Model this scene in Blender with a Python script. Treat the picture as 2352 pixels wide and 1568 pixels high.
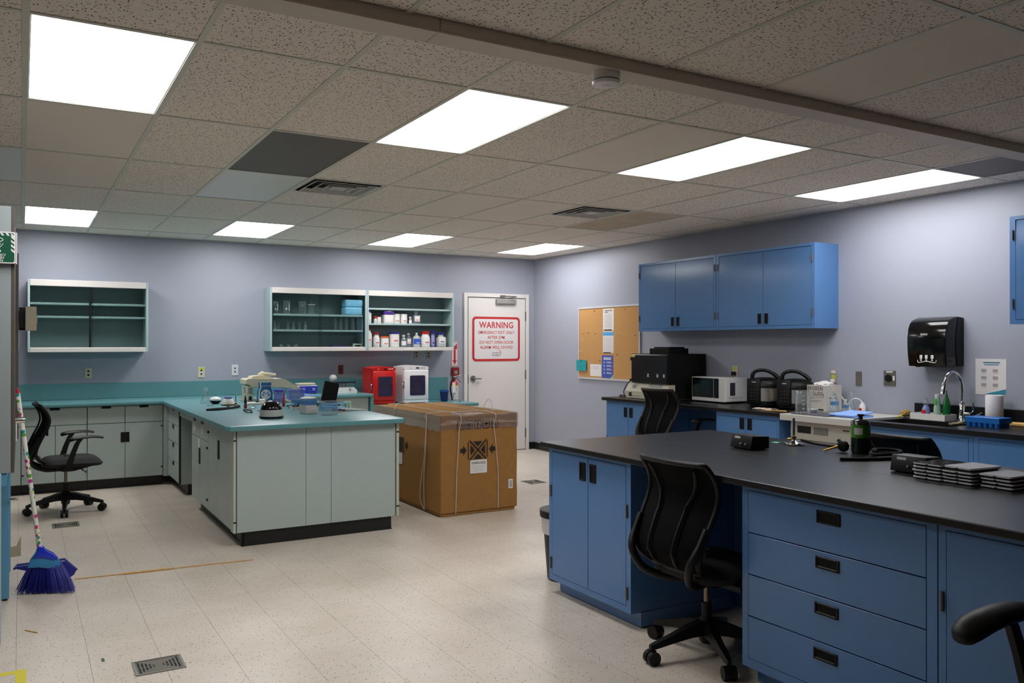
import bpy, bmesh, math, random
from mathutils import Vector, Matrix
random.seed(7)
PI = math.pi
for o in list(bpy.data.objects): bpy.data.objects.remove(o)
scene = bpy.context.scene
C = scene.collection
# ------------------------------------------------------------------ camera
cd = bpy.data.cameras.new('camera'); cam = bpy.data.objects.new('camera', cd); C.objects.link(cam)
cd.sensor_width = 36; cd.sensor_fit = 'HORIZONTAL'; cd.lens = 36*1926.5/2352
cd.clip_start = 0.05; cd.clip_end = 60
cam.location = (0, 0, 1.525); cam.rotation_euler = (PI/2+0.0027, 0, -0.5293)
scene.camera = cam
# ------------------------------------------------------------------ world, exposure
w = bpy.data.worlds.new('world'); scene.world = w; w.use_nodes = True
w.node_tree.nodes['Background'].inputs[0].default_value = (0.5, 0.55, 0.6, 1)
w.node_tree.nodes['Background'].inputs[1].default_value = 0.0
vs = scene.view_settings
vs.view_transform = 'Standard'; vs.look = 'None'; vs.gamma = 1; vs.use_curve_mapping = False
vs.exposure = 0.0
PANEL_POWER = 11.5          # emission of the lit ceiling diffusers

# ------------------------------------------------------------------ materials
def lin(c):
    if isinstance(c, str):
        c = [int(c[i:i+2], 16)/255 for i in (0, 2, 4)]
    return [(x/12.92 if x <= .04045 else ((x+.055)/1.055)**2.4) for x in c]+[1]
MATS = {}
def mat(name, col, rough=.5, metal=0, noise=0, nscale=30, bump=0, bscale=200, spec=.5, emit=0, alpha=None, coat=0):
    if name in MATS: return MATS[name]
    m = bpy.data.materials.new(name); m.use_nodes = True
    nt = m.node_tree; b = nt.nodes['Principled BSDF']
    c = lin(col)
    b.inputs['Base Color'].default_value = c
    b.inputs['Roughness'].default_value = rough
    b.inputs['Metallic'].default_value = metal
    b.inputs['Specular IOR Level'].default_value = spec
    if coat: b.inputs['Coat Weight'].default_value = coat; b.inputs['Coat Roughness'].default_value = .08
    if emit:
        b.inputs['Emission Color'].default_value = c; b.inputs['Emission Strength'].default_value = emit
    if alpha is not None: b.inputs['Alpha'].default_value = alpha
    tc = nt.nodes.new('ShaderNodeTexCoord')
    if noise:
        n = nt.nodes.new('ShaderNodeTexNoise'); n.inputs['Scale'].default_value = nscale; n.inputs['Detail'].default_value = 4
        nt.links.new(tc.outputs['Object'], n.inputs['Vector'])
        r = nt.nodes.new('ShaderNodeValToRGB')
        r.color_ramp.elements[0].position = .3; r.color_ramp.elements[1].position = .7
        r.color_ramp.elements[0].color = [x*(1-noise) for x in c[:3]]+[1]
        r.color_ramp.elements[1].color = [min(1, x*(1+noise)) for x in c[:3]]+[1]
        nt.links.new(n.outputs['Fac'], r.inputs[0]); nt.links.new(r.outputs[0], b.inputs['Base Color'])
    if bump:
        n2 = nt.nodes.new('ShaderNodeTexNoise'); n2.inputs['Scale'].default_value = bscale
        nt.links.new(tc.outputs['Object'], n2.inputs['Vector'])
        bp = nt.nodes.new('ShaderNodeBump'); bp.inputs['Strength'].default_value = bump; bp.inputs['Distance'].default_value = .002
        nt.links.new(n2.outputs['Fac'], bp.inputs['Height']); nt.links.new(bp.outputs[0], b.inputs['Normal'])
    MATS[name] = m
    return m
def glassmat(name, tint, gloss=.06, edge=.6, rough=.03, haze=0, hazecol='FFFFFF'):
    """thin clear sheet: transparent with a fresnel sheen, optional milky diffuse share"""
    m = bpy.data.materials.new(name); m.use_nodes = True; nt = m.node_tree
    nt.nodes.remove(nt.nodes['Principled BSDF']); out = nt.nodes['Material Output']
    t = nt.nodes.new('ShaderNodeBsdfTransparent'); t.inputs[0].default_value = lin(tint)
    g = nt.nodes.new('ShaderNodeBsdfGlossy'); g.inputs['Roughness'].default_value = rough
    lw = nt.nodes.new('ShaderNodeLayerWeight'); lw.inputs[0].default_value = .35
    mp = nt.nodes.new('ShaderNodeMapRange'); mp.inputs[3].default_value = gloss; mp.inputs[4].default_value = edge
    nt.links.new(lw.outputs['Facing'], mp.inputs[0])
    mx = nt.nodes.new('ShaderNodeMixShader')
    nt.links.new(mp.outputs[0], mx.inputs[0]); nt.links.new(g.outputs[0], mx.inputs[2])
    if haze:
        d = nt.nodes.new('ShaderNodeBsdfDiffuse'); d.inputs[0].default_value = lin(hazecol)
        m2 = nt.nodes.new('ShaderNodeMixShader'); m2.inputs[0].default_value = haze
        nt.links.new(t.outputs[0], m2.inputs[1]); nt.links.new(d.outputs[0], m2.inputs[2])
        nt.links.new(m2.outputs[0], mx.inputs[1])
    else: nt.links.new(t.outputs[0], mx.inputs[1])
    nt.links.new(mx.outputs[0], out.inputs[0])
    MATS[name] = m
    return m

def N(nt, typ, **kw):
    n = nt.nodes.new(typ)
    for k, v in kw.items():
        if k in n.inputs: n.inputs[k].default_value = v
        else: setattr(n, k, v)
    return n
def fissured(name, base, hole, dens=.5):
    m = bpy.data.materials.new(name); m.use_nodes = True; nt = m.node_tree; b = nt.nodes['Principled BSDF']
    b.inputs['Roughness'].default_value = .95; b.inputs['Specular IOR Level'].default_value = .1
    tc = N(nt, 'ShaderNodeTexCoord'); oi = N(nt, 'ShaderNodeObjectInfo')
    mul = N(nt, 'ShaderNodeMath', operation='MULTIPLY'); mul.inputs[1].default_value = 37.0
    nt.links.new(oi.outputs['Random'], mul.inputs[0])
    add = N(nt, 'ShaderNodeVectorMath', operation='ADD')
    nt.links.new(tc.outputs['Object'], add.inputs[0]); nt.links.new(mul.outputs[0], add.inputs[1])
    nz = N(nt, 'ShaderNodeTexNoise', Scale=28.0, Detail=2.0)
    nt.links.new(add.outputs[0], nz.inputs['Vector'])
    sub = N(nt, 'ShaderNodeVectorMath', operation='SUBTRACT'); sub.inputs[1].default_value = (.5, .5, .5)
    nt.links.new(nz.outputs['Color'], sub.inputs[0])
    sc = N(nt, 'ShaderNodeVectorMath', operation='SCALE'); sc.inputs['Scale'].default_value = .02
    nt.links.new(sub.outputs[0], sc.inputs[0])
    ad2 = N(nt, 'ShaderNodeVectorMath', operation='ADD')
    nt.links.new(add.outputs[0], ad2.inputs[0]); nt.links.new(sc.outputs[0], ad2.inputs[1])
    holes = []
    for k, (s3, scale, th) in enumerate((((1, .36, 1), 66, .15), ((.42, 1, 1), 62, .14), ((1, .9, 1), 100, .12))):
        mp = N(nt, 'ShaderNodeMapping'); mp.inputs['Scale'].default_value = s3; mp.inputs['Location'].default_value = (k*3.1, k*1.7, 0)
        mp.inputs['Rotation'].default_value = (0, 0, .5*k+.2)
        nt.links.new(ad2.outputs[0], mp.inputs[0])
        v = N(nt, 'ShaderNodeTexVoronoi', Scale=float(scale))
        v.voronoi_dimensions = '2D'
        nt.links.new(mp.outputs[0], v.inputs['Vector'])
        lt = N(nt, 'ShaderNodeMath', operation='LESS_THAN'); lt.inputs[1].default_value = th
        nt.links.new(v.outputs['Distance'], lt.inputs[0])
        sp = N(nt, 'ShaderNodeSeparateColor'); nt.links.new(v.outputs['Color'], sp.inputs[0])
        gt = N(nt, 'ShaderNodeMath', operation='LESS_THAN'); gt.inputs[1].default_value = dens
        nt.links.new(sp.outputs[0], gt.inputs[0])
        mm = N(nt, 'ShaderNodeMath', operation='MULTIPLY'); nt.links.new(lt.outputs[0], mm.inputs[0]); nt.links.new(gt.outputs[0], mm.inputs[1])
        holes.append(mm)
    mx = holes[0]
    for h in holes[1:]:
        q = N(nt, 'ShaderNodeMath', operation='MAXIMUM'); nt.links.new(mx.outputs[0], q.inputs[0]); nt.links.new(h.outputs[0], q.inputs[1]); mx = q
    mix = N(nt, 'ShaderNodeMix', data_type='RGBA')
    mix.inputs[6].default_value = lin(base); mix.inputs[7].default_value = lin(hole)
    nt.links.new(mx.outputs[0], mix.inputs[0]); nt.links.new(mix.outputs[2], b.inputs['Base Color'])
    bp = N(nt, 'ShaderNodeBump', Strength=.5, Distance=.004); bp.invert = True
    nt.links.new(mx.outputs[0], bp.inputs['Height']); nt.links.new(bp.outputs[0], b.inputs['Normal'])
    MATS[name] = m
    return m
def floor_mat():
    m = bpy.data.materials.new('vinyl_tile'); m.use_nodes = True; nt = m.node_tree; b = nt.nodes['Principled BSDF']
    b.inputs['Roughness'].default_value = .34; b.inputs['Specular IOR Level'].default_value = .45
    tc = N(nt, 'ShaderNodeTexCoord'); oi = N(nt, 'ShaderNodeObjectInfo')
    geo = N(nt, 'ShaderNodeNewGeometry')
    n1 = N(nt, 'ShaderNodeTexNoise', Scale=2.2, Detail=3.0); nt.links.new(geo.outputs['Position'], n1.inputs['Vector'])
    r1 = N(nt, 'ShaderNodeValToRGB'); r1.color_ramp.elements[0].color = lin('D2C5B5'); r1.color_ramp.elements[1].color = lin('DDD0C2')
    r1.color_ramp.elements[0].position = .35; r1.color_ramp.elements[1].position = .65
    nt.links.new(n1.outputs['Fac'], r1.inputs[0])
    last = r1.outputs[0]
    for sc, th, dens, col in ((70, .2, .10, '83786A'), (110, .2, .16, 'A4947C'), (45, .13, .07, '5E5850'), (160, .26, .25, 'E4DED2')):
        mp = N(nt, 'ShaderNodeMapping'); mp.inputs['Scale'].default_value = (1, .6 if sc == 70 else 1, 1); mp.inputs['Rotation'].default_value = (0, 0, sc)
        nt.links.new(geo.outputs['Position'], mp.inputs[0])
        v = N(nt, 'ShaderNodeTexVoronoi', Scale=float(sc)); v.voronoi_dimensions = '2D'; nt.links.new(mp.outputs[0], v.inputs['Vector'])
        a = N(nt, 'ShaderNodeMath', operation='LESS_THAN'); a.inputs[1].default_value = th; nt.links.new(v.outputs['Distance'], a.inputs[0])
        sp = N(nt, 'ShaderNodeSeparateColor'); nt.links.new(v.outputs['Color'], sp.inputs[0])
        c = N(nt, 'ShaderNodeMath', operation='LESS_THAN'); c.inputs[1].default_value = dens; nt.links.new(sp.outputs[0], c.inputs[0])
        d = N(nt, 'ShaderNodeMath', operation='MULTIPLY'); nt.links.new(a.outputs[0], d.inputs[0]); nt.links.new(c.outputs[0], d.inputs[1])
        mx = N(nt, 'ShaderNodeMix', data_type='RGBA'); mx.inputs[7].default_value = lin(col)
        nt.links.new(d.outputs[0], mx.inputs[0]); nt.links.new(last, mx.inputs[6]); last = mx.outputs[2]
    hs = N(nt, 'ShaderNodeHueSaturation'); mr = N(nt, 'ShaderNodeMapRange'); mr.inputs[3].default_value = .99; mr.inputs[4].default_value = 1.01
    nt.links.new(oi.outputs['Random'], mr.inputs[0]); nt.links.new(mr.outputs[0], hs.inputs['Value']); nt.links.new(last, hs.inputs['Color'])
    nt.links.new(hs.outputs[0], b.inputs['Base Color'])
    n2 = N(nt, 'ShaderNodeTexNoise', Scale=5.0, Detail=4.0); nt.links.new(geo.outputs['Position'], n2.inputs['Vector'])
    m2 = N(nt, 'ShaderNodeMapRange'); m2.inputs[3].default_value = .26; m2.inputs[4].default_value = .44
    nt.links.new(n2.outputs['Fac'], m2.inputs[0]); nt.links.new(m2.outputs[0], b.inputs['Roughness'])
    MATS['vinyl_tile'] = m
    return m
def cork_mat():
    m = mat('cork', 'C29460', .9, noise=.18, nscale=160, bump=.4, bscale=300, spec=.1); return m
def dotted_mat():
    m = bpy.data.materials.new('dotted_sleeve'); m.use_nodes = True; nt = m.node_tree; b = nt.nodes['Principled BSDF']
    b.inputs['Roughness'].default_value = .35
    tc = N(nt, 'ShaderNodeTexCoord')
    v = N(nt, 'ShaderNodeTexVoronoi', Scale=34.0); nt.links.new(tc.outputs['Object'], v.inputs['Vector'])
    lt = N(nt, 'ShaderNodeMath', operation='LESS_THAN'); lt.inputs[1].default_value = .42; nt.links.new(v.outputs['Distance'], lt.inputs[0])
    sp = N(nt, 'ShaderNodeSeparateColor'); nt.links.new(v.outputs['Color'], sp.inputs[0])
    r = N(nt, 'ShaderNodeValToRGB'); r.color_ramp.interpolation = 'CONSTANT'
    e = r.color_ramp.elements; e[0].color = lin('15938C'); e[1].position = .3; e[1].color = lin('5FA82A')
    x = e.new(.55); x.color = lin('D2348C'); x = e.new(.8); x.color = lin('D9DC86')
    nt.links.new(sp.outputs[0], r.inputs[0])
    mx = N(nt, 'ShaderNodeMix', data_type='RGBA'); mx.inputs[6].default_value = lin('EDEBE4')
    nt.links.new(lt.outputs[0], mx.inputs[0]); nt.links.new(r.outputs[0], mx.inputs[7]); nt.links.new(mx.outputs[2], b.inputs['Base Color'])
    MATS['dotted_sleeve'] = m
    return m
M = {}
M['wall'] = mat('wall_paint', 'A4A7B5', .42, bump=.12, bscale=260, spec=.45)
M['wall_dim'] = mat('unseen_wall_dark', '54555A', .7)  # unseen walls, coloured darker to cut bounced light near the camera
M['tile_fiss'] = fissured('fissured_tile', 'EFE6DB', '6E6357', .46)
M['tile_fine'] = fissured('fine_fissured_tile', 'EDE5DA', 'A0968A', .34)
M['tile_smooth'] = mat('smooth_tile', 'E9E0D5', .9, noise=.03, nscale=90, spec=.1)
M['tile_stain'] = mat('stained_tile', 'C6B9A4', .9, noise=.1, nscale=5, spec=.1)
M['tbar'] = mat('grid_bar_paint', 'CFCFC2', .45)
M['duct_grey'] = mat('dark_panel', '625B53', .55, noise=.06, nscale=3)
M['diff_off'] = mat('unlit_diffuser', 'D5D9D2', .35)
M['diff_on'] = mat('lit_diffuser', 'FFFFFF', .5, emit=PANEL_POWER)
M['beam'] = mat('raceway_paint', 'CFC3B6', .5)
M['beam_face'] = mat('raceway_side_shaded', '6E655D', .55)  # unused darker copy, shade of the near face in the colour
M['backing'] = mat('plenum', '3A3835', .9)
M['floor'] = floor_mat()
M['joint'] = mat('floor_joint', '6F665B', .8)
M['black_base'] = mat('black_rubber', '141312', .45)
M['doorwhite'] = mat('door_paint', 'E3DEDA', .42)
M['teal_top'] = mat('teal_laminate', '5C9095', .3, noise=.02, nscale=200)
M['sage'] = mat('sage_enamel', 'AEBAB7', .38, noise=.015, nscale=20)
M['sage_edge'] = mat('sage_edge', 'BBC2B4', .45)
M['sage_dark'] = mat('sage_shadow_gap', '1D2021', .6)
M['cab_teal'] = mat('cabinet_teal', 'A9BFC0', .4)
M['cab_in'] = mat('cabinet_interior', '8B9D9F', .5)
M['rail'] = mat('rail_paint', 'D6D0CB', .4)
M['black'] = mat('black_plastic', '09090A', .45, spec=.35)
M['black_matte'] = mat('black_matte', '09090A', .7, spec=.25)
M['black_gloss'] = mat('black_gloss', '08090A', .12)
M['black_fab'] = mat('black_fabric', '1E1B1D', .85, noise=.2, nscale=400, bump=.3, bscale=700)
M['blue'] = mat('blue_enamel', '5682B8', .2, noise=.012, nscale=14, bump=.25, bscale=4)
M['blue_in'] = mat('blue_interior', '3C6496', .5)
M['gap'] = mat('shadow_gap', '0A0F18', .8)
M['resin'] = mat('black_resin_top', '131214', .33, noise=.05, nscale=40, spec=.38)
M['resin_edge'] = mat('resin_edge', '25221E', .5)
M['steel'] = mat('steel', '9B9A96', .35, metal=.9)
M['steel_dull'] = mat('dull_steel', '7C776C', .5, metal=.7)
M['chrome'] = mat('chrome', 'D8DADC', .08, metal=1)
M['brass'] = mat('brass', 'B8913F', .3, metal=1)
M['white'] = mat('white_plastic', 'E4E2E0', .35)
M['white_gloss'] = mat('white_gloss', 'EDEBEE', .15)
M['grey_pl'] = mat('grey_plastic', '9A9995', .4)
M['lgrey'] = mat('light_grey_plastic', 'C2C0BA', .45)
M['cream'] = mat('cream_plastic', 'D4CDB3', .45)
M['paper'] = mat('paper', 'E2DEDD', .8)
M['card'] = mat('cardboard', '9A703F', .85, noise=.05, nscale=18, spec=.15)
M['card_lit'] = mat('cardboard_lit_top', 'B58C5C', .85, noise=.06, nscale=25, spec=.15)  # unused lighter copy, light on the box top in the colour
M['ink'] = mat('black_ink', '15120F', .7)
M['red'] = mat('red_paint', 'C81E17', .25)
M['red_ink'] = mat('red_ink', 'C6282B', .6)
M['dkred'] = mat('dark_red', '8E1A1A', .45)
M['purple'] = mat('purple_plastic', '4A2E86', .4)
M['navy'] = mat('navy_plastic', '1F2A7C', .35)
M['capblue'] = mat('blue_cap', '2F3FB4', .4)
M['orange'] = mat('orange_lid', 'E0642C', .4)
M['cloth_blue'] = mat('blue_cloth', '9AD6FA', .9, noise=.06, nscale=40)
M['pad_blue'] = mat('periwinkle_pad', '8FB2F2', .9, noise=.04, nscale=60)
M['glass'] = glassmat('cabinet_glass', 'F3F8F7', .03, .3)
M['ware'] = glassmat('glassware', 'F8FCFC', .05, .8, .05, .07, 'E8F4F4')
M['clear'] = glassmat('clear_plastic', 'E9F0F6', .07, .6, .15, .12, 'DDE6F0')
M['clear_blue'] = glassmat('clear_blue_plastic', 'A9D4F2', .06, .5, .15, .25, '77B9E6')
M['clear_purple'] = glassmat('clear_purple_plastic', 'C5C8F2', .06, .5, .15, .3, 'A5A8E8')
M['window'] = mat('dark_window', '37324A', .18, noise=.25, nscale=9)
M['film'] = glassmat('stretch_film', 'F8F4F0', .16, .7, .16, .07, 'F2EEEA')
M['meshfab'] = glassmat('mesh_fabric', '3A3A3C', .0, .02, .6, .90, '161617')
M['cork'] = cork_mat()
M['dots'] = dotted_mat()
M['green'] = mat('safety_green', '0B5239', .4)
M['lblue'] = mat('light_blue_enamel', '5E9CBF', .35)
M['hoodgrey'] = mat('hood_panel', '9AA3A4', .4)
M['hoodedge'] = mat('hood_edge', '57504A', .5)
M['beige'] = mat('beige_plastic', 'A39A84', .5)
M['wood'] = mat('wood', 'DDB066', .6, noise=.1, nscale=60)
M['yellow'] = mat('yellow_tape', 'E2D326', .5)
M['bristle'] = mat('blue_bristle', '252C8E', .55, noise=.35, nscale=150)
M['broomblue'] = mat('broom_blue', '1A37C8', .25)
M['broomcyan'] = mat('broom_cyan', '2F86BE', .3)
M['tank_green'] = mat('tank_green', '3E7A1E', .35)
M['tankdark'] = mat('tank_dark', '12201A', .2)

# ------------------------------------------------------------------ geometry helpers
def quadbox(bm, x0, x1, y0, y1, z0, z1, bev=0, mi=0, seg=1):
    if x0 > x1: x0, x1 = x1, x0
    if y0 > y1: y0, y1 = y1, y0
    if z0 > z1: z0, z1 = z1, z0
    v = [bm.verts.new(p) for p in ((x0,y0,z0),(x1,y0,z0),(x1,y1,z0),(x0,y1,z0),(x0,y0,z1),(x1,y0,z1),(x1,y1,z1),(x0,y1,z1))]
    fs = [bm.faces.new([v[i] for i in f]) for f in ((0,3,2,1),(4,5,6,7),(0,1,5,4),(1,2,6,5),(2,3,7,6),(3,0,4,7))]
    for f in fs: f.material_index = mi
    if bev:
        es = list({e for f in fs for e in f.edges})
        r = bmesh.ops.bevel(bm, geom=es, offset=bev, offset_type='OFFSET', segments=seg, profile=.5, affect='EDGES', clamp_overlap=True)
        for f in r['faces']: f.material_index = mi
    return bm
def B(*a, bev=0, mi=0, seg=1):
    return quadbox(bmesh.new(), *a, bev=bev, mi=mi, seg=seg)
def frame_of(d):
    d = Vector(d).normalized()
    up = Vector((0,0,1)) if abs(d.z) < .95 else Vector((1,0,0))
    a = d.cross(up).normalized(); b = a.cross(d).normalized()
    return a, b
def ring(bm, c, a, b, r, seg, r2=None):
    r2 = r if r2 is None else r2
    return [bm.verts.new(Vector(c)+a*(r*math.cos(2*PI*i/seg))+b*(r2*math.sin(2*PI*i/seg))) for i in range(seg)]
def bridge(bm, r1, r2, mi=0):
    n = len(r1)
    for i in range(n):
        f = bm.faces.new((r1[i], r1[(i+1)%n], r2[(i+1)%n], r2[i])); f.material_index = mi
def cyl(bm, p0, p1, r0, r1=None, seg=16, caps=True, mi=0):
    r1 = r0 if r1 is None else r1
    p0 = Vector(p0); p1 = Vector(p1); a, b = frame_of(p1-p0)
    A = ring(bm, p0, a, b, r0, seg); Bq = ring(bm, p1, a, b, r1, seg)
    bridge(bm, A, Bq, mi)
    if caps:
        f = bm.faces.new(list(reversed(A))); f.material_index = mi
        f = bm.faces.new(Bq); f.material_index = mi
    return bm
def tube(bm, pts, r, seg=8, closed=False, mi=0, flat=1.0):
    pts = [Vector(p) for p in pts]; n = len(pts)
    rs = r if isinstance(r, (list, tuple)) else [r]*n
    rings = []; prev = None
    for i in range(n):
        if closed: d = pts[(i+1)%n]-pts[i-1]
        else: d = (pts[min(i+1,n-1)]-pts[max(i-1,0)])
        d.normalize()
        if prev is None: a, b = frame_of(d)
        else:
            a = prev-d*prev.dot(d)
            if a.length < 1e-5: a, b = frame_of(d)
            a.normalize(); b = a.cross(d).normalized()
        prev = a
        rings.append(ring(bm, pts[i], a, b, rs[i], seg, rs[i]*flat))
    for i in range(n-1): bridge(bm, rings[i], rings[i+1], mi)
    if closed: bridge(bm, rings[-1], rings[0], mi)
    else:
        try:
            f = bm.faces.new(list(reversed(rings[0]))); f.material_index = mi
            f = bm.faces.new(rings[-1]); f.material_index = mi
        except ValueError: pass
    return bm
def smooth_path(pts, n=6):
    """Catmull-Rom through pts"""
    P = [Vector(p) for p in pts]; out = []
    for i in range(len(P)-1):
        p0 = P[max(i-1,0)]; p1 = P[i]; p2 = P[i+1]; p3 = P[min(i+2,len(P)-1)]
        for k in range(n):
            t = k/n
            out.append(.5*((2*p1)+(p2-p0)*t+(2*p0-5*p1+4*p2-p3)*t*t+(3*p1-p0-3*p2+p3)*t**3))
    out.append(P[-1]); return out
def lathe(bm, prof, c=(0,0,0), seg=20, mi=0, caps=True, sy=1.0):
    c = Vector(c); rings = []
    for r, z in prof:
        rings.append([bm.verts.new(c+Vector((r*math.cos(2*PI*i/seg), sy*r*math.sin(2*PI*i/seg), z))) for i in range(seg)])
    for i in range(len(rings)-1): bridge(bm, rings[i], rings[i+1], mi)
    if caps:
        if prof[0][0] > 1e-4: f = bm.faces.new(list(reversed(rings[0]))); f.material_index = mi
        if prof[-1][0] > 1e-4: f = bm.faces.new(rings[-1]); f.material_index = mi
    return bm
def prism(bm, poly, axis, a0, a1, mi=0):
    def P(p, a):
        return {'x': (a, p[0], p[1]), 'y': (p[0], a, p[1]), 'z': (p[0], p[1], a)}[axis]
    A = [bm.verts.new(P(p, a0)) for p in poly]; Bv = [bm.verts.new(P(p, a1)) for p in poly]
    bridge(bm, A, Bv, mi)
    f = bm.faces.new(list(reversed(A))); f.material_index = mi
    f = bm.faces.new(Bv); f.material_index = mi
    bmesh.ops.recalc_face_normals(bm, faces=bm.faces[:])
    return bm
def rrect(x0, x1, y0, y1, r, n=4):
    out = []
    for cx, cy, a0 in ((x1-r, y1-r, 0), (x0+r, y1-r, PI/2), (x0+r, y0+r, PI), (x1-r, y0+r, 1.5*PI)):
        for i in range(n+1):
            a = a0+PI/2*i/n; out.append((cx+r*math.cos(a), cy+r*math.sin(a)))
    return out
def xform(bm, rot=None, loc=None):
    if rot: bmesh.ops.rotate(bm, cent=(0,0,0), matrix=rot, verts=bm.verts[:])
    if loc: bmesh.ops.translate(bm, vec=Vector(loc), verts=bm.verts[:])
    return bm
def Rz(a): return Matrix.Rotation(a, 3, 'Z')
def Rx(a): return Matrix.Rotation(a, 3, 'X')
def Ry(a): return Matrix.Rotation(a, 3, 'Y')

# ------------------------------------------------------------------ objects
def root_loc(o):
    while o.parent is not None: o = o.parent
    return Vector(o.location)
def obj(name, bm, m, parent=None, smooth=False, local=False, label=None):
    """bm in world coordinates (or thing-local with local=True) becomes ONE mesh object"""
    if parent is not None and not local:
        bmesh.ops.translate(bm, vec=-root_loc(parent), verts=bm.verts[:])
    me = bpy.data.meshes.new(name); bm.normal_update(); bm.to_mesh(me); bm.free()
    for x in (m if isinstance(m, (list, tuple)) else [m]):
        me.materials.append(M[x] if isinstance(x, str) else x)
    if smooth:
        for p in me.polygons: p.use_smooth = True
        try: me.set_sharp_from_angle(angle=math.radians(40 if smooth is True else smooth))
        except Exception: pass
    o = bpy.data.objects.new(name, me); C.objects.link(o)
    if parent is not None: o.parent = parent
    if label: o['label'] = label
    return o
def tag(o, label, cat, group=None):
    o['label'] = label; o['category'] = cat
    if group: o['group'] = group
    return o
def thing(name, label, cat, loc=(0,0,0), rotz=0, group=None):
    o = bpy.data.objects.new(name, None); C.objects.link(o); o.empty_display_size = .05
    o.location = loc; o.rotation_euler = (0, 0, rotz)
    return tag(o, label, cat, group)
def solo(name, bm, m, label, cat, group=None, smooth=False):
    """one-mesh thing; origin moved to its base centre"""
    xs = [v.co.x for v in bm.verts]; ys = [v.co.y for v in bm.verts]; zs = [v.co.z for v in bm.verts]
    c = Vector(((min(xs)+max(xs))/2, (min(ys)+max(ys))/2, min(zs)))
    bmesh.ops.translate(bm, vec=-c, verts=bm.verts[:])
    o = obj(name, bm, m, smooth=smooth); o.location = c
    return tag(o, label, cat, group)
def struct(name, bm, m, parent=None, smooth=False):
    o = obj(name, bm, m, parent, smooth)
    o['kind'] = 'structure'
    return o
def copy_tree(o, parent=None):
    c = o.copy(); C.objects.link(c)
    if parent is not None: c.parent = parent
    for ch in [x for x in CHILD.get(o.name, [])] or list(o.children): copy_tree(ch, c)
    return c
CHILD = {}
FONT = None
def text_bm(body, size, depth=.0006, align='CENTER', bold=False, sx=1.0, spacing=1.0):
    """lettering as a thin mesh in local XY plane (x right, y up)"""
    cu = bpy.data.curves.new('lettering', 'FONT'); cu.body = body; cu.size = size
    cu.align_x = align; cu.align_y = 'CENTER'; cu.extrude = depth/2; cu.resolution_u = 2
    cu.space_character = spacing
    if bold: cu.offset = size*(.02 if bold is True else bold)
    t = bpy.data.objects.new('lettering_tmp', cu); C.objects.link(t)
    dg = bpy.context.evaluated_depsgraph_get()
    me = bpy.data.meshes.new_from_object(t.evaluated_get(dg))
    bm = bmesh.new(); bm.from_mesh(me)
    bpy.data.objects.remove(t); bpy.data.curves.remove(cu); bpy.data.meshes.remove(me)
    if sx != 1: bmesh.ops.scale(bm, vec=(sx,1,1), verts=bm.verts[:])
    return bm
def face_negY(bm, x, y, z):      # reads from the -Y side
    return xform(bm, Rx(PI/2), (x, y, z))
def face_negX(bm, x, y, z):      # reads from the -X side: text runs along -Y
    xform(bm, Rx(PI/2)); return xform(bm, Rz(-PI/2), (x, y, z))
def merge(bm, other):
    me = bpy.data.meshes.new('tmp'); other.to_mesh(me); other.free(); bm.from_mesh(me); bpy.data.meshes.remove(me); return bm
# =================================================================== THE ROOM
XL, XR, YN, YB, ZC = -0.95, 6.44, -2.2, 10.38, 2.745
struct('wall_back', B(XL-.15, XR+.15, YB, YB+.12, 0, 2.9), 'wall')
struct('wall_right', B(XR, XR+.12, YN, YB, 0, 2.9), 'wall')
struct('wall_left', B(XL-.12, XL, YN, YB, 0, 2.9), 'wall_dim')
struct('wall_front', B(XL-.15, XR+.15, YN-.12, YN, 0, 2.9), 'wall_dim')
struct('baseboard_back', B(6.345, XR, YB-.012, YB, 0, .10, bev=.003), 'black_base')
struct('baseboard_right', B(XR-.012, XR, 7.70, YB-.012, 0, .10, bev=.003), 'black_base')

# ---- floor: slab, vinyl tiles with recessed joints
floor = struct('floor', B(XL, XR, YN, YB, -.12, -.003), 'joint')
TS = .3048
def frustum(x, y):
    c, s = math.cos(.5293), math.sin(.5293)
    cx, cz = x*c-y*s, x*s+y*c
    if cz < .3: return False
    return abs(1926.5*cx/cz) < 1330 and 784+1926.5*1.525/cz < 1640
covered = ((-.95,1.45,9.75,10.4), (1.4,2.68,6.5,10.4), (2.7,5.2,9.75,10.4), (3.15,3.96,6.68,8.3), (2.84,4.1,-2,4.3), (5.75,6.5,-2,7.7))
tiles = []
i0 = math.floor((XL+.02)/TS)-1
for i in range(i0, 24):
    for j in range(-8, 36):
        x = -.02+i*TS; y = .055+j*TS
        x0, x1, y0, y1 = max(x, XL), min(x+TS, XR), max(y, YN), min(y+TS, YB)
        if x1-x0 < .01 or y1-y0 < .01: continue
        cx, cy = (x0+x1)/2, (y0+y1)/2
        hid = any(a < x0 and x1 < b and c < y0 and y1 < d for a, b, c, d in covered)
        vis = frustum(cx, cy) and not hid
        tiles.append(((0 if vis else 1, cx*cx+cy*cy), x0, x1, y0, y1, cx, cy))
tiles.sort()
tile_mesh = None
g = .0007; gy = .0002
rest = bmesh.new()
for k, (_, x0, x1, y0, y1, cx, cy) in enumerate(tiles):
    full = abs(x1-x0-TS) < 1e-6 and abs(y1-y0-TS) < 1e-6
    if k < 300:
        if full and tile_mesh is not None:
            o = bpy.data.objects.new('floor_tile', tile_mesh); C.objects.link(o); o.parent = floor
        else:
            o = obj('floor_tile', B(-(x1-x0)/2+g, (x1-x0)/2-g, -(y1-y0)/2+gy, (y1-y0)/2-gy, -.003, 0), 'floor', floor, local=True)
            if full: tile_mesh = o.data
        o.location = (cx, cy, 0)
    else:
        quadbox(rest, x0+g, x1-g, y0+gy, y1-gy, -.003, 0)
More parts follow.
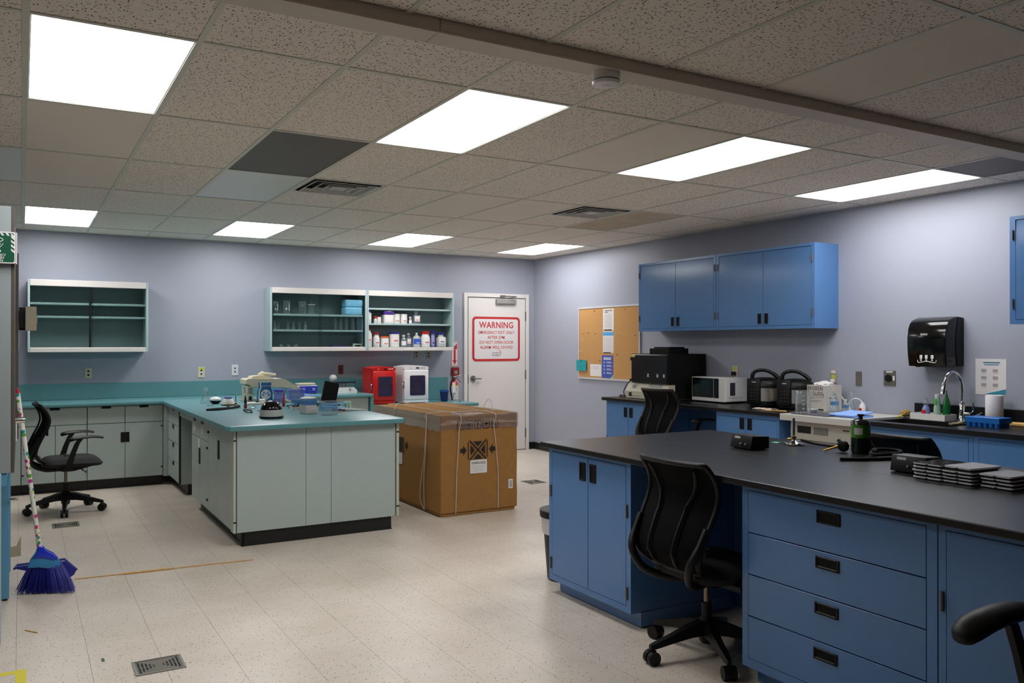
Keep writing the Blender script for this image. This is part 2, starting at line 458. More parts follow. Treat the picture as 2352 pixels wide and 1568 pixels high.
o = obj('floor_tiles_beyond', rest, 'floor', floor, local=True); o['kind'] = 'stuff'
obj('bare_patch', prism(bmesh.new(), [(-.075,6.98),(.0,7.0),(.0,7.72),(-.03,7.35),(-.08,7.33)], 'z', 0, .0015), mat('bare_adhesive', '8D8163', .8, noise=.15, nscale=30), floor)

# ---- ceiling: plenum slab, exposed grid bars, lay-in tiles
GX, GY0, PX, PY = .013, 3.567, .6096, 1.256
ceil = struct('ceiling', B(XL, XR, YN, YB, 2.80, 2.9), 'backing')
bar_mesh = {}
def bar(x0, x1, y0, y1):
    lx, ly = x1-x0, y1-y0; key = (round(lx, 3), round(ly, 3))
    if key in bar_mesh:
        o = bpy.data.objects.new('grid_bar', bar_mesh[key]); C.objects.link(o); o.parent = ceil
    else:
        b = B(-lx/2, lx/2, -ly/2, ly/2, 0, .0035)
        if lx < ly: quadbox(b, -.004, .004, -ly/2, ly/2, .0035, .045)
        else: quadbox(b, -lx/2, lx/2, -.004, .004, .0035, .045)
        o = obj('grid_bar', b, 'tbar', ceil, local=True); bar_mesh[key] = o.data
    o.location = ((x0+x1)/2, (y0+y1)/2, ZC)
XS = [GX+PX*i for i in range(-1, 11)]
xe = [XL]+XS+[XR]
YF = [GY0+PY*j for j in range(0, 6)]
yn = [1.83, 1.83-1.22, 1.83-2.44]
HB = .0125
BY0, BY1 = 2.86, 3.005        # surface raceway crossing the room
yfar = [BY1]+YF+[YB]
ynear = [YN]+yn[::-1]+[BY0]
for x in XS:
    bar(x-HB, x+HB, BY1, YB); bar(x-HB, x+HB, YN, BY0)
for ye in (YF, yn):
    for y in ye:
        for a, b_ in zip(xe[:-1], xe[1:]):
            bar(a+(HB if a > XL else 0), b_-(HB if b_ < XR else 0), y-HB, y+HB)
# wall angle strips
for a in ((XL, XR, YB-.018, YB), (XR-.018, XR, BY1, YB-.018), (XR-.018, XR, YN, BY0)):
    o = obj('wall_angle', B(a[0], a[1], a[2], a[3], ZC-.001, ZC+.003), 'tbar', ceil)
LIT = {(0,0), (3,0), (6,0), (9,0), (0,4), (3,4), (6,4), (9,4)}
SPECIAL = {(2,1): 'dark', (2,2): 'off', (-1,2): 'off', (3,2): 'vent', (7,2): 'vent', (5,2): 'smooth', (8,2): 'stain',
           (0,1): 'smooth', (0,2): 'smooth', (5,0): 'smooth', (9,-1): 'dark', (6,2): 'smooth', (8,3): 'smooth', (9,3): 'smooth', (8,4): 'fine', (1,4): 'fine', (2,4): 'fine', (4,4): 'fine', (5,4): 'fine', (7,4): 'fine'}
tile_meshes = {}
def ctile(x0, x1, y0, y1, kind, name='ceiling_tile'):
    mm = {'f': 'tile_fiss', 'fine': 'tile_fine', 'smooth': 'tile_smooth', 'stain': 'tile_stain', 'dark': 'duct_grey', 'off': 'diff_off'}[kind]
    lx, ly = x1-x0, y1-y0; key = (round(lx,3), round(ly,3), kind)
    if key in tile_meshes:
        o = bpy.data.objects.new(name, tile_meshes[key]); C.objects.link(o); o.parent = ceil
    else:
        o = obj(name, B(-lx/2, lx/2, -ly/2, ly/2, 0, .018, bev=.002), mm, ceil, local=True); tile_meshes[key] = o.data
    o.location = ((x0+x1)/2, (y0+y1)/2, ZC+.0036+random.uniform(0, .0006))
    return o
cells = []
for xi in range(len(xe)-1):
    i = xi-2
    for yi in range(len(yfar)-1): cells.append((i, yi-1, xe[xi], xe[xi+1], yfar[yi], yfar[yi+1]))
    for yi in range(len(ynear)-1): cells.append((i, 'n%d' % yi, xe[xi], xe[xi+1], ynear[yi], ynear[yi+1]))
def ceiling_light(x0, x1, y0, y1, label):
    t = thing('ceiling_light', label, 'ceiling light', ((x0+x1)/2, (y0+y1)/2, ZC+.0035), group='lit ceiling panels')
    f = bmesh.new(); z0, z1 = ZC+.0036, ZC+.03; wd = .014
    quadbox(f, x0, x1, y0, y0+wd, z0, z1); quadbox(f, x0, x1, y1-wd, y1, z0, z1)
    quadbox(f, x0, x0+wd, y0+wd, y1-wd, z0, z1); quadbox(f, x1-wd, x1, y0+wd, y1-wd, z0, z1)
    obj('frame', f, 'white', t)
    obj('diffuser', B(x0+wd, x1-wd, y0+wd, y1-wd, ZC+.010, ZC+.016), 'diff_on', t)
LL = {(0,0): 'largest lit ceiling panel, nearest, upper left of the photo', (3,0): 'lit ceiling panel beside the dark grey ceiling panel',
      (6,0): 'lit ceiling panel between the smoke detector and the blue wall cabinets', (9,0): 'lit ceiling panel beside the right wall above the paper towel dispenser',
      (0,4): 'lit ceiling panel over the left glass-front wall cabinet', (3,4): 'lit far ceiling panel left of the double wall cabinet',
      (6,4): 'lit far ceiling panel above the shelf of chemical bottles', (9,4): 'lit far ceiling panel in the corner by the white door'}
def ceiling_vent(x0, x1, y0, label):
    s = x1-x0-.01; xc = (x0+x1)/2; yc = y0+s/2+.002
    t = thing('ceiling_vent', label, 'air vent', (xc, yc, ZC), group='ceiling air vents')
    obj('duct_shade_top', B(xc-s/2+.02, xc+s/2-.02, yc-s/2+.02, yc+s/2-.02, ZC+.044, ZC+.053), 'black_matte', t)  # black sheet: shade above the louvres put into the colour
    f = bmesh.new(); a_ = s/2-.026
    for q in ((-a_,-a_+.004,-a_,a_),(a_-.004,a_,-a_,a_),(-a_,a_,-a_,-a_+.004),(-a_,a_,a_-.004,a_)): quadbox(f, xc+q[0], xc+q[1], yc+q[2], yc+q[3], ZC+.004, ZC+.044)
    obj('duct_shade_sides', f, 'black_matte', t)  # black strips added to darken the gaps between louvres
    def sq(h0, h1, z0, z1, nm):
        # square ring louvre: outer half-size h0 at z0, inner h1 at z1 (sloped blade)
        b = bmesh.new(); th = .0015
        for zz in (0,):
            o4 = [(-h0,-h0),(h0,-h0),(h0,h0),(-h0,h0)]; i4 = [(-h1,-h1),(h1,-h1),(h1,h1),(-h1,h1)]
            V = [[b.verts.new((xc+p[0], yc+p[1], z)) for p in q] for q, z in ((o4, z0), (i4, z1), (i4, z1+th), (o4, z0+th))]
            for r in range(4): bridge(b, V[r], V[(r+1) % 4])
        obj(nm, b, 'lgrey', t)
    sq(s/2, s/2-.028, ZC+.002, ZC+.0035, 'frame')
    for h in (.250, .180, .112):
        q = bmesh.new(); th = .0015; lv = []
        for hs, z in ((h, ZC-.006), (h-.010, ZC-.006), (h-.026, ZC+.024), (h-.0275, ZC+.024), (h-.0125, ZC-.004), (h, ZC-.004)):
            lv.append([q.verts.new((xc+a_*hs, yc+b_*hs, z)) for a_, b_ in ((-1,-1),(1,-1),(1,1),(-1,1))])
        for r in range(6): bridge(q, lv[r], lv[(r+1) % 6])
        bmesh.ops.recalc_face_normals(q, faces=q.faces[:])
        obj('louvre', q, 'lgrey', t)
    obj('centre_plate', B(xc-.062, xc+.062, yc-.062, yc+.062, ZC-.003, ZC), 'lgrey', t)
for (i, j, x0, x1, y0, y1) in cells:
    a, b_, c_, d_ = x0+(HB*.35 if x0 > XL else 0), x1-(HB*.35 if x1 < XR else 0), y0+HB*.35, y1-HB*.35
    k = SPECIAL.get((i, j), 'f') if not isinstance(j, str) else 'f'
    if isinstance(j, str) and (i, j) in ((4, 'n3'), (5, 'n3')): k = 'smooth' if i == 5 else 'f'
    if isinstance(j, int) and j >= 3 and k == 'f': k = 'fine'
    if (i, j) in LIT:
        ceiling_light(a, b_, c_, d_, LL[(i, j)])
    elif k == 'vent':
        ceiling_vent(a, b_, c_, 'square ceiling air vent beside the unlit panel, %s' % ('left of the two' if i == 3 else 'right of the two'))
        ctile(a, b_, c_+(b_-a)+.004, d_, 'f')
    elif k == 'dark':
        ctile(a, b_, c_, d_, 'dark', 'dark_ceiling_panel')
    elif k == 'off':
        ctile(a, b_, c_, d_, 'off', 'unlit_ceiling_panel')
    else:
        ctile(a, b_, c_, d_, k)
# raceway: shallow metal channel across the room
rw = thing('ceiling_raceway', 'long shallow metal channel running across the ceiling', 'raceway', (3, (BY0+BY1)/2, 2.70))
b = B(XL, 1.36, BY0, BY1, 2.702, ZC+.02, bev=.003); obj('channel', b, 'beam', rw)
obj('channel', B(1.362, 4.9, BY0, BY1, 2.702, ZC+.02, bev=.003), 'beam', rw)
obj('channel', B(4.902, XR, BY0, BY1, 2.702, ZC+.02, bev=.003), 'beam', rw)
obj('lip', B(XL, XR, BY0-.004, BY0+.008, 2.694, 2.703, bev=.001), 'beam', rw)
# smoke detector on the raceway
sd = thing('smoke_detector', 'white round smoke detector on the ceiling channel', 'smoke detector', (2.19, 2.935, 2.65))
obj('base', lathe(bmesh.new(), [(.062,2.668),(.062,2.7015)], (2.19,2.935,0), 28), 'white', sd, smooth=True)
obj('gap_ring', lathe(bmesh.new(), [(.056,2.660),(.056,2.668)], (2.19,2.935,0), 28), 'grey_pl', sd, smooth=True)
obj('cap', lathe(bmesh.new(), [(.0,2.640),(.018,2.640),(.020,2.643),(.042,2.643),(.058,2.648),(.061,2.660)], (2.19,2.935,0), 28), 'white', sd, smooth=True)

# ---- door in the back wall
FY = YB-.03
d1 = struct('door_1', B(5.36, 6.28, YB-.018, YB-.002, .012, 2.168), 'doorwhite')
f = bmesh.new()
quadbox(f, 5.29, 5.345, FY, YB, 0, 2.235, bev=.004); quadbox(f, 6.29, 6.342, FY, YB, 0, 2.235, bev=.004); quadbox(f, 5.345, 6.29, FY, YB, 2.178, 2.235, bev=.004)
obj('door_frame', f, 'doorwhite', d1)
f = bmesh.new(); quadbox(f, 5.345, 5.36, YB-.008, YB-.001, 0, 2.178); quadbox(f, 6.28, 6.29, YB-.008, YB-.001, 0, 2.178); quadbox(f, 5.36, 6.28, YB-.008, YB-.001, 2.168, 2.178)
obj('door_gap', f, 'gap', d1)
for z in (1.92, 1.08, .245):
    h = obj('hinge', cyl(bmesh.new(), (6.285, YB-.024, z-.065), (6.285, YB-.024, z+.065), .010, seg=10), 'steel_dull', d1, smooth=True)
h = bmesh.new(); cyl(h, (5.43, YB-.018, 1.04), (5.43, YB-.032, 1.04), .042, seg=24); cyl(h, (5.43, YB-.03, 1.04), (5.43, YB-.07, 1.04), .013, seg=12)
tube(h, [(5.425, YB-.065, 1.04), (5.48, YB-.068, 1.04), (5.545, YB-.062, 1.04)], [.013, .011, .009], 10)
obj('door_handle', h, 'steel', d1, smooth=True)
obj('strike_plate', B(5.346, 5.359, YB-.024, YB-.009, .97, 1.09), 'black', d1)
cl = obj('door_closer', B(5.79, 6.11, YB-.072, YB-.018, 2.09, 2.158, bev=.006), 'grey_pl', d1)
h = bmesh.new(); tube(h, [(6.0, YB-.045, 2.158), (6.0, YB-.045, 2.175), (6.055, YB-.16, 2.19), (5.9, YB-.04, 2.20)], .008, 6); quadbox(h, 5.86, 5.93, YB-.055, FY, 2.19, 2.212)
obj('closer_arm', h, 'steel_dull', cl)
# warning sign on the door
ws = thing('warning_sign', 'white warning sign with red rounded border on the door', 'sign', (5.805, YB-.02, 1.28))
sy = YB-.0185
f = prism(bmesh.new(), rrect(5.42, 6.19, 1.28, 1.905, .055, 6), 'y', sy-.004, sy); obj('border', f, 'red_ink', ws)
f = prism(bmesh.new(), rrect(5.452, 6.158, 1.312, 1.873, .032, 5), 'y', sy-.0046, sy-.0038); obj('panel', f, 'paper', ws)
ty = sy-.0052
for body, size, z, bold, sx in (('WARNING', .122, 1.785, 1, .90), ('EMERGENCY EXIT ONLY', .060, 1.682, 0, .84), ('AFTER 5PM.', .060, 1.612, 0, .90), ('DO NOT OPEN DOOR', .060, 1.543, 0, .86), ('ALARM WILL SOUND', .060, 1.473, 0, .88)):
    obj('lettering', face_negY(text_bm(body, size, bold=True if bold else .011, sx=sx, spacing=1.06), 5.805, ty, z), 'red_ink', ws)
f = bmesh.new()
merge(f, face_negY(text_bm('UNIVERSITY', .022, bold=True), 5.795, ty, 1.395)); merge(f, face_negY(text_bm('Guelph', .046), 5.795, ty, 1.365))
obj('logo_lettering', f, mat('logo_blue', '4A4D8E', .6), ws)
pts = [(5.83+.045*math.cos(a), ty, 1.392+.045*math.sin(a)) for a in [PI*.55-k*PI*.8/10 for k in range(11)]]
obj('logo_arc', tube(bmesh.new(), pts, [.001+.004*math.sin(PI*k/10) for k in range(11)], 6), 'orange', ws)
# extinguisher arrow sign, call point
t = thing('arrow_sign', 'narrow white sign with red double arrow beside the door frame', 'sign', (5.155, YB-.003, 1.21))
obj('panel', B(5.105, 5.205, YB-.003, YB, 1.215, 1.555), 'paper', t)
f = bmesh.new(); 
for a in ((5.108, 5.112, 1.22, 1.55), (5.198, 5.202, 1.22, 1.55), (5.112, 5.198, 1.22, 1.224), (5.112, 5.198, 1.546, 1.55)): quadbox(f, a[0], a[1], YB-.004, YB-.003, a[2], a[3])
obj('border', f, 'red_ink', t)
f = prism(bmesh.new(), [(5.14,1.50),(5.14,1.30),(5.122,1.30),(5.155,1.235),(5.188,1.30),(5.17,1.30),(5.17,1.46),(5.19,1.44),(5.19,1.53),(5.14,1.48)], 'y', YB-.0042, YB-.003)
obj('arrow', f, 'red_ink', t)
t = thing('fire_alarm_call_point', 'small red alarm box on the wall under the arrow sign', 'alarm', (5.16, YB-.02, 1.08))
obj('box', B(5.105, 5.215, YB-.03, YB, 1.08, 1.20, bev=.004), 'dkred', t); obj('window', B(5.14, 5.185, YB-.033, YB-.03, 1.11, 1.155), 'grey_pl', t)
# wall outlets on the back wall
def outlet_back(x, z, w_, h_, m, label, holes=2, hm='gap', name='wall_outlet'):
    t = thing(name, label, 'outlet', (x, YB-.004, z-h_/2))
    obj('plate', B(x-w_/2, x+w_/2, YB-.007, YB, z-h_/2, z+h_/2, bev=.002), m, t)
    for k in range(holes):
        zz = z+(k-(holes-1)/2)*.042
        obj('socket', cyl(bmesh.new(), (x, YB-.007, zz), (x, YB-.009, zz), .011, seg=10), hm, t)
    return t
outlet_back(.64, 1.20, .07, .115, 'cream', 'beige wall outlet under the left glass-front cabinet')
t = outlet_back(1.83, 1.19, .075, .125, 'cream', 'cream wall outlet with a yellow green sticker')
obj('sticker', B(1.81, 1.86, YB-.0085, YB-.007, 1.21, 1.245), mat('lime_sticker', 'C2C846', .6), t)
outlet_back(2.215, 1.21, .075, .13, 'white', 'white wall plate with two blue jacks', 2, mat('jack_blue', '1F4C78', .4))
outlet_back(3.53, 1.195, .065, .115, mat('brick_red_plate', '6E2B26', .4), 'brick red wall outlet above the back counter', 1)
outlet_back(4.58, 1.38, .07, .11, 'beige', 'left of two outlets in shadow under the bottle shelf')
outlet_back(4.76, 1.375, .07, .11, 'beige', 'right of two outlets in shadow under the bottle shelf')
# =================================================================== TEAL SIDE
# continuous worktop: back run + peninsula
poly = [(XL+.004,9.68),(1.32,9.68),(1.30,9.62),(1.30,6.41),(1.33,6.38),(2.70,6.38),(2.73,6.41),(2.73,9.68),(3.70,9.68),(3.715,9.70),(3.715,10.376),(XL+.004,10.376)]
bm = prism(bmesh.new(), poly, 'z', .876, .915)
es = [e for e in bm.edges if abs(e.verts[0].co.z-e.verts[1].co.z) < 1e-6]
bmesh.ops.bevel(bm, geom=es, offset=.008, segments=2, profile=.5, affect='EDGES')
wt = thing('teal_worktop', 'teal laminate worktop running along the back wall and out as a peninsula', 'worktop', (1.3, 8.5, .876))
obj('top', bm, 'teal_top', wt, smooth=30)
obj('backsplash', B(XL+.004, 3.715, 10.355, 10.376, .915, 1.09, bev=.003), 'teal_top', wt)
solo('counter_end_panel', B(3.677, 3.714, 9.69, 10.376, 0, .8755, bev=.004), 'teal_top', 'teal end panel closing the back counter beside the red incubator', 'panel')

def pull_tab(p, name, x0, x1, y0, y1, z0, z1):
    obj(name, B(x0, x1, y0, y1, z0, z1, bev=.001), 'black', p)
G = .003
# ---- back run units, fronts on Y = 9.75
def back_unit(x0, x1, drawers, doors, label, pulls, hpull=None, knobs=()):
    t = thing('base_cabinet', label, 'cabinet', ((x0+x1)/2, 10.05, 0))
    obj('body', B(x0, x1, 9.762, 10.36, .10, .876), 'sage', t)
    obj('toe_kick', B(x0, x1, 9.81, 10.36, 0, .10), 'black_base', t)
    obj('shadow_gap', B(x0+.001, x1-.001, 9.759, 9.762, .101, .875), 'sage_dark', t)
    for (a, b_), pc in zip(drawers, pulls):
        d = obj('drawer', B(a+G, b_-G, 9.745, 9.759, .692, .868, bev=.001), 'sage', t)
        pull_tab(d, 'pull', pc-.045, pc+.045, 9.741, 9.7455, .845, .872)
    for a, b_ in doors:
        d = obj('door', B(a+G*.8, b_-G*.8, 9.745, 9.759, .108, .686, bev=.001), 'sage', t)
        if hpull and abs(a-hpull) < .01: pull_tab(d, 'pull', a+.003, a+.042, 9.741, 9.7455, .485, .59)
        if hpull and abs(b_-hpull) < .01: pull_tab(d, 'pull', b_-.042, b_-.003, 9.741, 9.7455, .485, .59)
    for kx, kz in knobs:
        obj('hinge', cyl(bmesh.new(), (kx, 9.745, kz), (kx, 9.735, kz), .009, seg=10), 'black', t)
    return t
back_unit(XL+.004, -.003, [(XL+.004, -.003)], [(XL+.004, -.003)], 'pale green base cabinet at the far left behind the fume hood', [-.45])
back_unit(0, .59, [(0,.59)], [(0,.30),(.30,.59)], 'pale green base cabinet behind the left office chair', [.295], None, ((.577,.62),(.577,.2),(.013,.2)))
back_unit(.593, 1.325, [(.593,.95),(.95,1.325)], [(.593,.95),(.95,1.325)], 'pale green base cabinet with paired black door pulls by the inner corner', [.77,1.135], .95, ((1.312,.64),(1.312,.2)))
solo('corner_filler', B(1.328, 1.392, 9.70, 9.76, .10, .876), 'sage', 'narrow pale green filler strip in the inner corner of the worktop', 'panel')
t = back_unit(2.735, 3.672, [], [], 'pale green cabinet under the end of the back counter', [])
obj('apron', B(2.74, 3.668, 9.745, 9.759, .60, .87, bev=.001), 'sage', t); obj('apron', B(2.74, 3.668, 9.745, 9.759, .108, .592, bev=.001), 'sage', t)

# ---- peninsula units, left fronts on X = 1.37
def pen_unit(y0, y1, label, drawers, doors, xk=1.45):
    t = thing('peninsula_cabinet', label, 'cabinet', (2.0, (y0+y1)/2, 0))
    obj('body', B(1.386, 2.672, y0, y1, .11, .876), 'sage', t)
    obj('toe_kick', B(xk, 2.62, y0, y1, 0, .11), 'black_base', t)
    obj('shadow_gap', B(1.383, 1.386, y0+.001, y1-.001, .111, .875), 'sage_dark', t)
    out = []
    for a, b_, z0, z1 in drawers: out.append(obj('drawer', B(1.369, 1.383, a+G, b_-G, z0+G, z1-G, bev=.001), 'sage', t))
    for a, b_, z0, z1 in doors: out.append(obj('door', B(1.369, 1.383, a+G*.7, b_-G*.7, z0+G, z1-G, bev=.001), 'sage', t))
    return t, out
t, ds = pen_unit(8.95, 9.70, 'pale green stack of four drawers at the inner corner of the peninsula', [(8.99,9.68,.69,.875),(8.99,9.68,.50,.69),(8.99,9.68,.31,.50),(8.99,9.68,.115,.31)], [])
for d, z in zip(ds, (.875,.69,.50,.31)): pull_tab(d, 'pull', 1.364, 1.370, 9.28, 9.37, z-.045, z-.004)
obj('side_edge', B(1.369, 1.383, 8.95, 8.985, .115, .872), 'sage_dark', t)
# knee space between: apron and back panel
t = thing('knee_space', 'open knee space in the peninsula between drawers and cupboard', 'desk', (1.8, 8.59, 0))
obj('apron', B(1.372, 1.39, 8.235, 8.946, .80, .876), 'sage', t); obj('back_panel', B(2.60, 2.672, 8.235, 8.946, 0, .876), 'sage', t)
t, ds = pen_unit(7.45, 8.23, 'pale green peninsula cupboard with two labelled drawers', [(7.86,8.23,.69,.875),(7.45,7.86,.69,.875)], [(7.86,8.23,.115,.69),(7.45,7.86,.115,.69)])
for d, y in zip(ds[:2], (8.08, 7.71)):
    pull_tab(d, 'pull', 1.363, 1.370, y-.045, y+.045, .822, .868)
    obj('label_card', B(1.3665, 1.369, y-.05, y+.05, .735, .80), 'paper', d)
obj('pull', B(1.362, 1.369, 7.805, 7.857, .46, .60, bev=.001), 'black', ds[3]); obj('label_card', B(1.3665, 1.369, 7.82, 7.92, .60, .68), 'paper', ds[2])
for z in (.64, .2):
    obj('hinge', cyl(bmesh.new(), (1.369,7.462,z), (1.357,7.462,z), .01, seg=10), 'black', t)
t, ds = pen_unit(6.47, 7.447, 'pale green cupboard at the near end of the peninsula', [], [(7.03,7.447,.115,.875),(6.54,7.03,.115,.875)])
obj('pull', B(1.362, 1.369, 6.975, 7.027, .60, .75, bev=.001), 'black', ds[1])
obj('hinge', cyl(bmesh.new(), (1.369,7.41,.78), (1.355,7.41,.78), .01, seg=10), 'black', t)
# end panels facing the camera
obj('edge_strip', B(1.366, 1.384, 6.445, 6.535, .11, .874), 'sage_edge', t)
obj('edge_strip', B(2.668, 2.69, 6.445, 6.53, .11, .874), 'sage_edge', t)
for x0, x1 in ((1.392,1.912),(1.9145,2.115),(2.1175,2.658)):
    obj('end_panel', B(x0, x1, 6.448, 6.468, .11, .872, bev=.001), 'sage', t)
obj('shadow_gap', B(1.384, 2.668, 6.4685, 6.4705, .11, .874), 'sage_dark', t)
for x, z in ((1.376,.80),(1.376,.19),(2.68,.80),(2.68,.19)):
    obj('bracket', B(x-.012, x+.012, 6.442, 6.446, z-.005, z+.005), 'black', t)
obj('toe_kick_cove', prism(bmesh.new(), [(6.47,.0),(6.49,.012),(6.492,.11),(6.53,.11),(6.53,0)], 'x', 1.43, 2.64), 'black_base', t)

# ---- low counter by the door
t = thing('low_teal_counter', 'lower teal counter beside the white door carrying the incubators', 'counter', (4.45, 9.95, 0))
obj('top', B(3.72, 5.10, 9.56, 10.376, .725, .765, bev=.008, seg=2), 'teal_top', t, smooth=30)
solo('low_backsplash', B(3.72, 5.045, 10.36, 10.376, .7655, 1.07, bev=.003), 'teal_top', 'teal splash panel on the wall behind the incubators', 'panel')
obj('body', B(3.74, 4.98, 9.66, 10.36, .10, .725), 'sage', t); obj('toe_kick', B(3.74, 4.98, 9.72, 10.36, 0, .10), 'black_base', t)

# ---- glass-front wall cabinets
def wall_cabinet(x0, x1, shelves, label, split, glass=True, dark_side=True):
    z0, z1, y0, y1 = 1.435, 2.20, 10.06, 10.38
    t = thing('wall_cabinet', label, 'cabinet', ((x0+x1)/2, y1, z0))
    s = .022
    obj('side_panel', B(x0, x0+s, y0, y1, z0, z1, bev=.002), 'cab_teal', t); obj('side_panel', B(x1-s, x1, y0, y1, z0, z1, bev=.002), 'cab_teal', t)
    obj('top_panel', B(x0+s, x1-s, y0+.02, y1, z1-.03, z1), 'cab_teal', t); obj('bottom_panel', B(x0+s, x1-s, y0+.02, y1, z0+.01, z0+.045), 'cab_teal', t)
    obj('back_panel', B(x0+s, x1-s, y1-.012, y1, z0+.045, z1-.03), 'cab_in', t)
    obj('top_rail', B(x0+s, x1-s, y0-.004, y0+.02, z1-.068, z1, bev=.003), 'rail', t)
    obj('bottom_rail', B(x0+s, x1-s, y0-.004, y0+.02, z0, z0+.045, bev=.003), 'rail', t)
    for z in shelves:
        obj('shelf', B(x0+s, x1-s, y0+.045, y1-.012, z-.011, z+.011, bev=.002), 'cab_teal', t)
    if glass:
        xm = split; 
        a = obj('sliding_glass', B(x0+s, xm+.03, y0+.026, y0+.030, z0+.05, z1-.06), 'glass', t)
        b_ = obj('sliding_glass', B(xm-.01, x1-s, y0+.034, y0+.038, z0+.05, z1-.06), 'glass', t)
        obj('track', B(x0+s, x1-s, y0+.02, y0+.042, z0+.045, z0+.052), 'rail', t)
    return t
t = wall_cabinet(.055, 1.215, (1.95, 1.81), 'glass-front wall cabinet at the left end of the back wall', .637)
obj('meeting_stile', B(.628, .648, 10.082, 10.087, 1.487, 2.135), 'black', t)
t = wall_cabinet(2.555, 3.765, (1.875, 1.685), 'glass-front wall cabinet holding glassware and blue packs', 3.16)
obj('meeting_stile', B(2.578, 2.592, 10.08, 10.10, 1.487, 2.135), 'black', t); obj('meeting_stile', B(3.728, 3.742, 10.08, 10.10, 1.487, 2.135), 'black', t)
t = wall_cabinet(3.768, 4.99, (1.97, 1.775), 'open wall cabinet holding chemical bottles', 4.3, glass=False)
obj('label_strip', B(4.28, 4.40, 10.0545, 10.056, 1.452, 1.464), 'white_gloss', t)
# =================================================================== BLUE SIDE
def hinge(p, x, y, z, h=.035):
    obj('hinge', cyl(bmesh.new(), (x, y, z-h), (x, y, z+h), .0065, seg=8), 'steel_dull', p, smooth=True)
def cup_pull(p, x, y0, y1, z0, z1):
    """recessed black finger pull on a face looking towards -X"""
    b = bmesh.new(); r = .008; y0, y1 = min(y0, y1), max(y0, y1)
    quadbox(b, x-.006, x, y0, y0+.010, z0, z1, bev=.002); quadbox(b, x-.006, x, y1-.010, y1, z0, z1, bev=.002)
    quadbox(b, x-.006, x, y0+.010, y1-.010, z0, z0+.010, bev=.002); quadbox(b, x-.006, x, y0+.010, y1-.010, z1-.010, z1, bev=.002)
    quadbox(b, x-.002, x-.0005, y0+.008, y1-.008, z0+.008, z1-.008, mi=1)
    obj('pull', b, ['black', 'black_matte'], p)
def blue_unit(name, label, x0, x1, y0, y1, z0, z1, fronts, kick=None, cat='cabinet', hinges=(), body_top=None, bow=0):
    """cabinet whose doors look towards -X; fronts: (kind, ya, yb, za, zb, pull rect or None)"""
    t = thing(name, label, cat, ((x0+x1)/2, (y0+y1)/2, 0 if kick else z0))
    obj('body', B(x0+.014, x1, y0, y1, z0, body_top or z1), 'blue', t)
    f = bmesh.new(); ya = min(q[1] for q in fronts); yb = max(q[2] for q in fronts); za = min(q[3] for q in fronts); zb = max(q[4] for q in fronts)
    quadbox(f, x0, x0+.014, y0, ya, z0, z1); quadbox(f, x0, x0+.014, yb, y1, z0, z1); quadbox(f, x0, x0+.014, ya, yb, z0, za); quadbox(f, x0, x0+.014, ya, yb, zb, z1)
    obj('face_frame', f, 'blue', t)
    obj('shadow_gap', B(x0+.0125, x0+.0139, ya, yb, za, zb), 'gap', t)
    g_ = .0026
    for kind, a, b_, c_, d_, pr in fronts:
        d = obj(kind, B(x0-.001, x0+.012, a+g_, b_-g_, c_+g_, d_-g_, bev=.0005), 'blue', t)
        if bow:
            q = bmesh.new(); q.from_mesh(d.data); off = d.parent.location
            bmesh.ops.subdivide_edges(q, edges=[e for e in q.edges if abs(e.verts[0].co.z-e.verts[1].co.z) > .3], cuts=14, use_grid_fill=True)
            for v_ in q.verts:
                tt = max(0, (v_.co.z+off.z-(d_-.30))/.30)
                if v_.co.x+off.x < x0+.004: v_.co.x += bow*tt*tt
            for f_ in q.faces: f_.smooth = True
            q.to_mesh(d.data); q.free()
            try: d.data.set_sharp_from_angle(angle=.5)
            except Exception: pass
        if pr: cup_pull(d, x0-.001, *pr)
    for hy, hz in hinges: hinge(t, x0-.006, hy, hz)
    if kick:
        obj('toe_kick', B(kick[0], x1, kick[1], kick[2], .008, z0), 'blue', t)
        for yy in (kick[1]+.05, kick[2]-.05): obj('levelling_foot', cyl(bmesh.new(), (kick[0]+.04, yy, 0), (kick[0]+.04, yy, .008), .02, seg=10), 'black', t)
    return t
# ---- island, faces on X = 2.80
IX = 2.80
pw = .024
blue_unit('island_cabinet', 'blue two-door steel cabinet at the far end of the black-topped island', IX, 4.06, 3.535, 4.335, .085, .895,
    [('door', 3.575, 3.925, .12, .872, (3.845, 3.905, .735, .84)), ('door', 3.925, 4.30, .12, .872, (3.945, 4.005, .735, .84))], (2.865, 3.51+.02, 4.31),
    hinges=((3.565,.63),(3.565,.19),(4.31,.63),(4.31,.19)))
blue_unit('island_drawer_unit', 'blue steel unit of four drawers with black recessed pulls', IX, 4.06, 1.805, 2.735, .085, .895,
    [('drawer', 1.845, 2.70, .685, .874, (2.21,2.325,.798,.85)), ('drawer', 1.845, 2.70, .50, .685, (2.215,2.33,.614,.664)), ('drawer', 1.845, 2.70, .315, .50, (2.22,2.335,.428,.476)), ('drawer', 1.845, 2.70, .125, .315, (2.225,2.34,.242,.290))], (2.865, 1.805, 2.705))
blue_unit('island_cupboard', 'blue steel cupboard at the near right end of the island', IX, 4.06, .60, 1.80, .085, .895,
    [('door', .63, 1.2, .12, .872, (1.13,1.18,.735,.84)), ('door', 1.2, 1.772, .12, .872, (1.22,1.27,.735,.84))], (2.865, .60, 1.80), hinges=((1.785,.62),(1.785,.19)))
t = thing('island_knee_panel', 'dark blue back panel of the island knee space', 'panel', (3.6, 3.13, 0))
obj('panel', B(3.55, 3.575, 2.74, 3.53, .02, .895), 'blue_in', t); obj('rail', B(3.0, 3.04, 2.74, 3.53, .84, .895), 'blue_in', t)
it = thing('island_worktop', 'long black resin worktop of the blue island', 'worktop', (3.45, 2.4, .895))
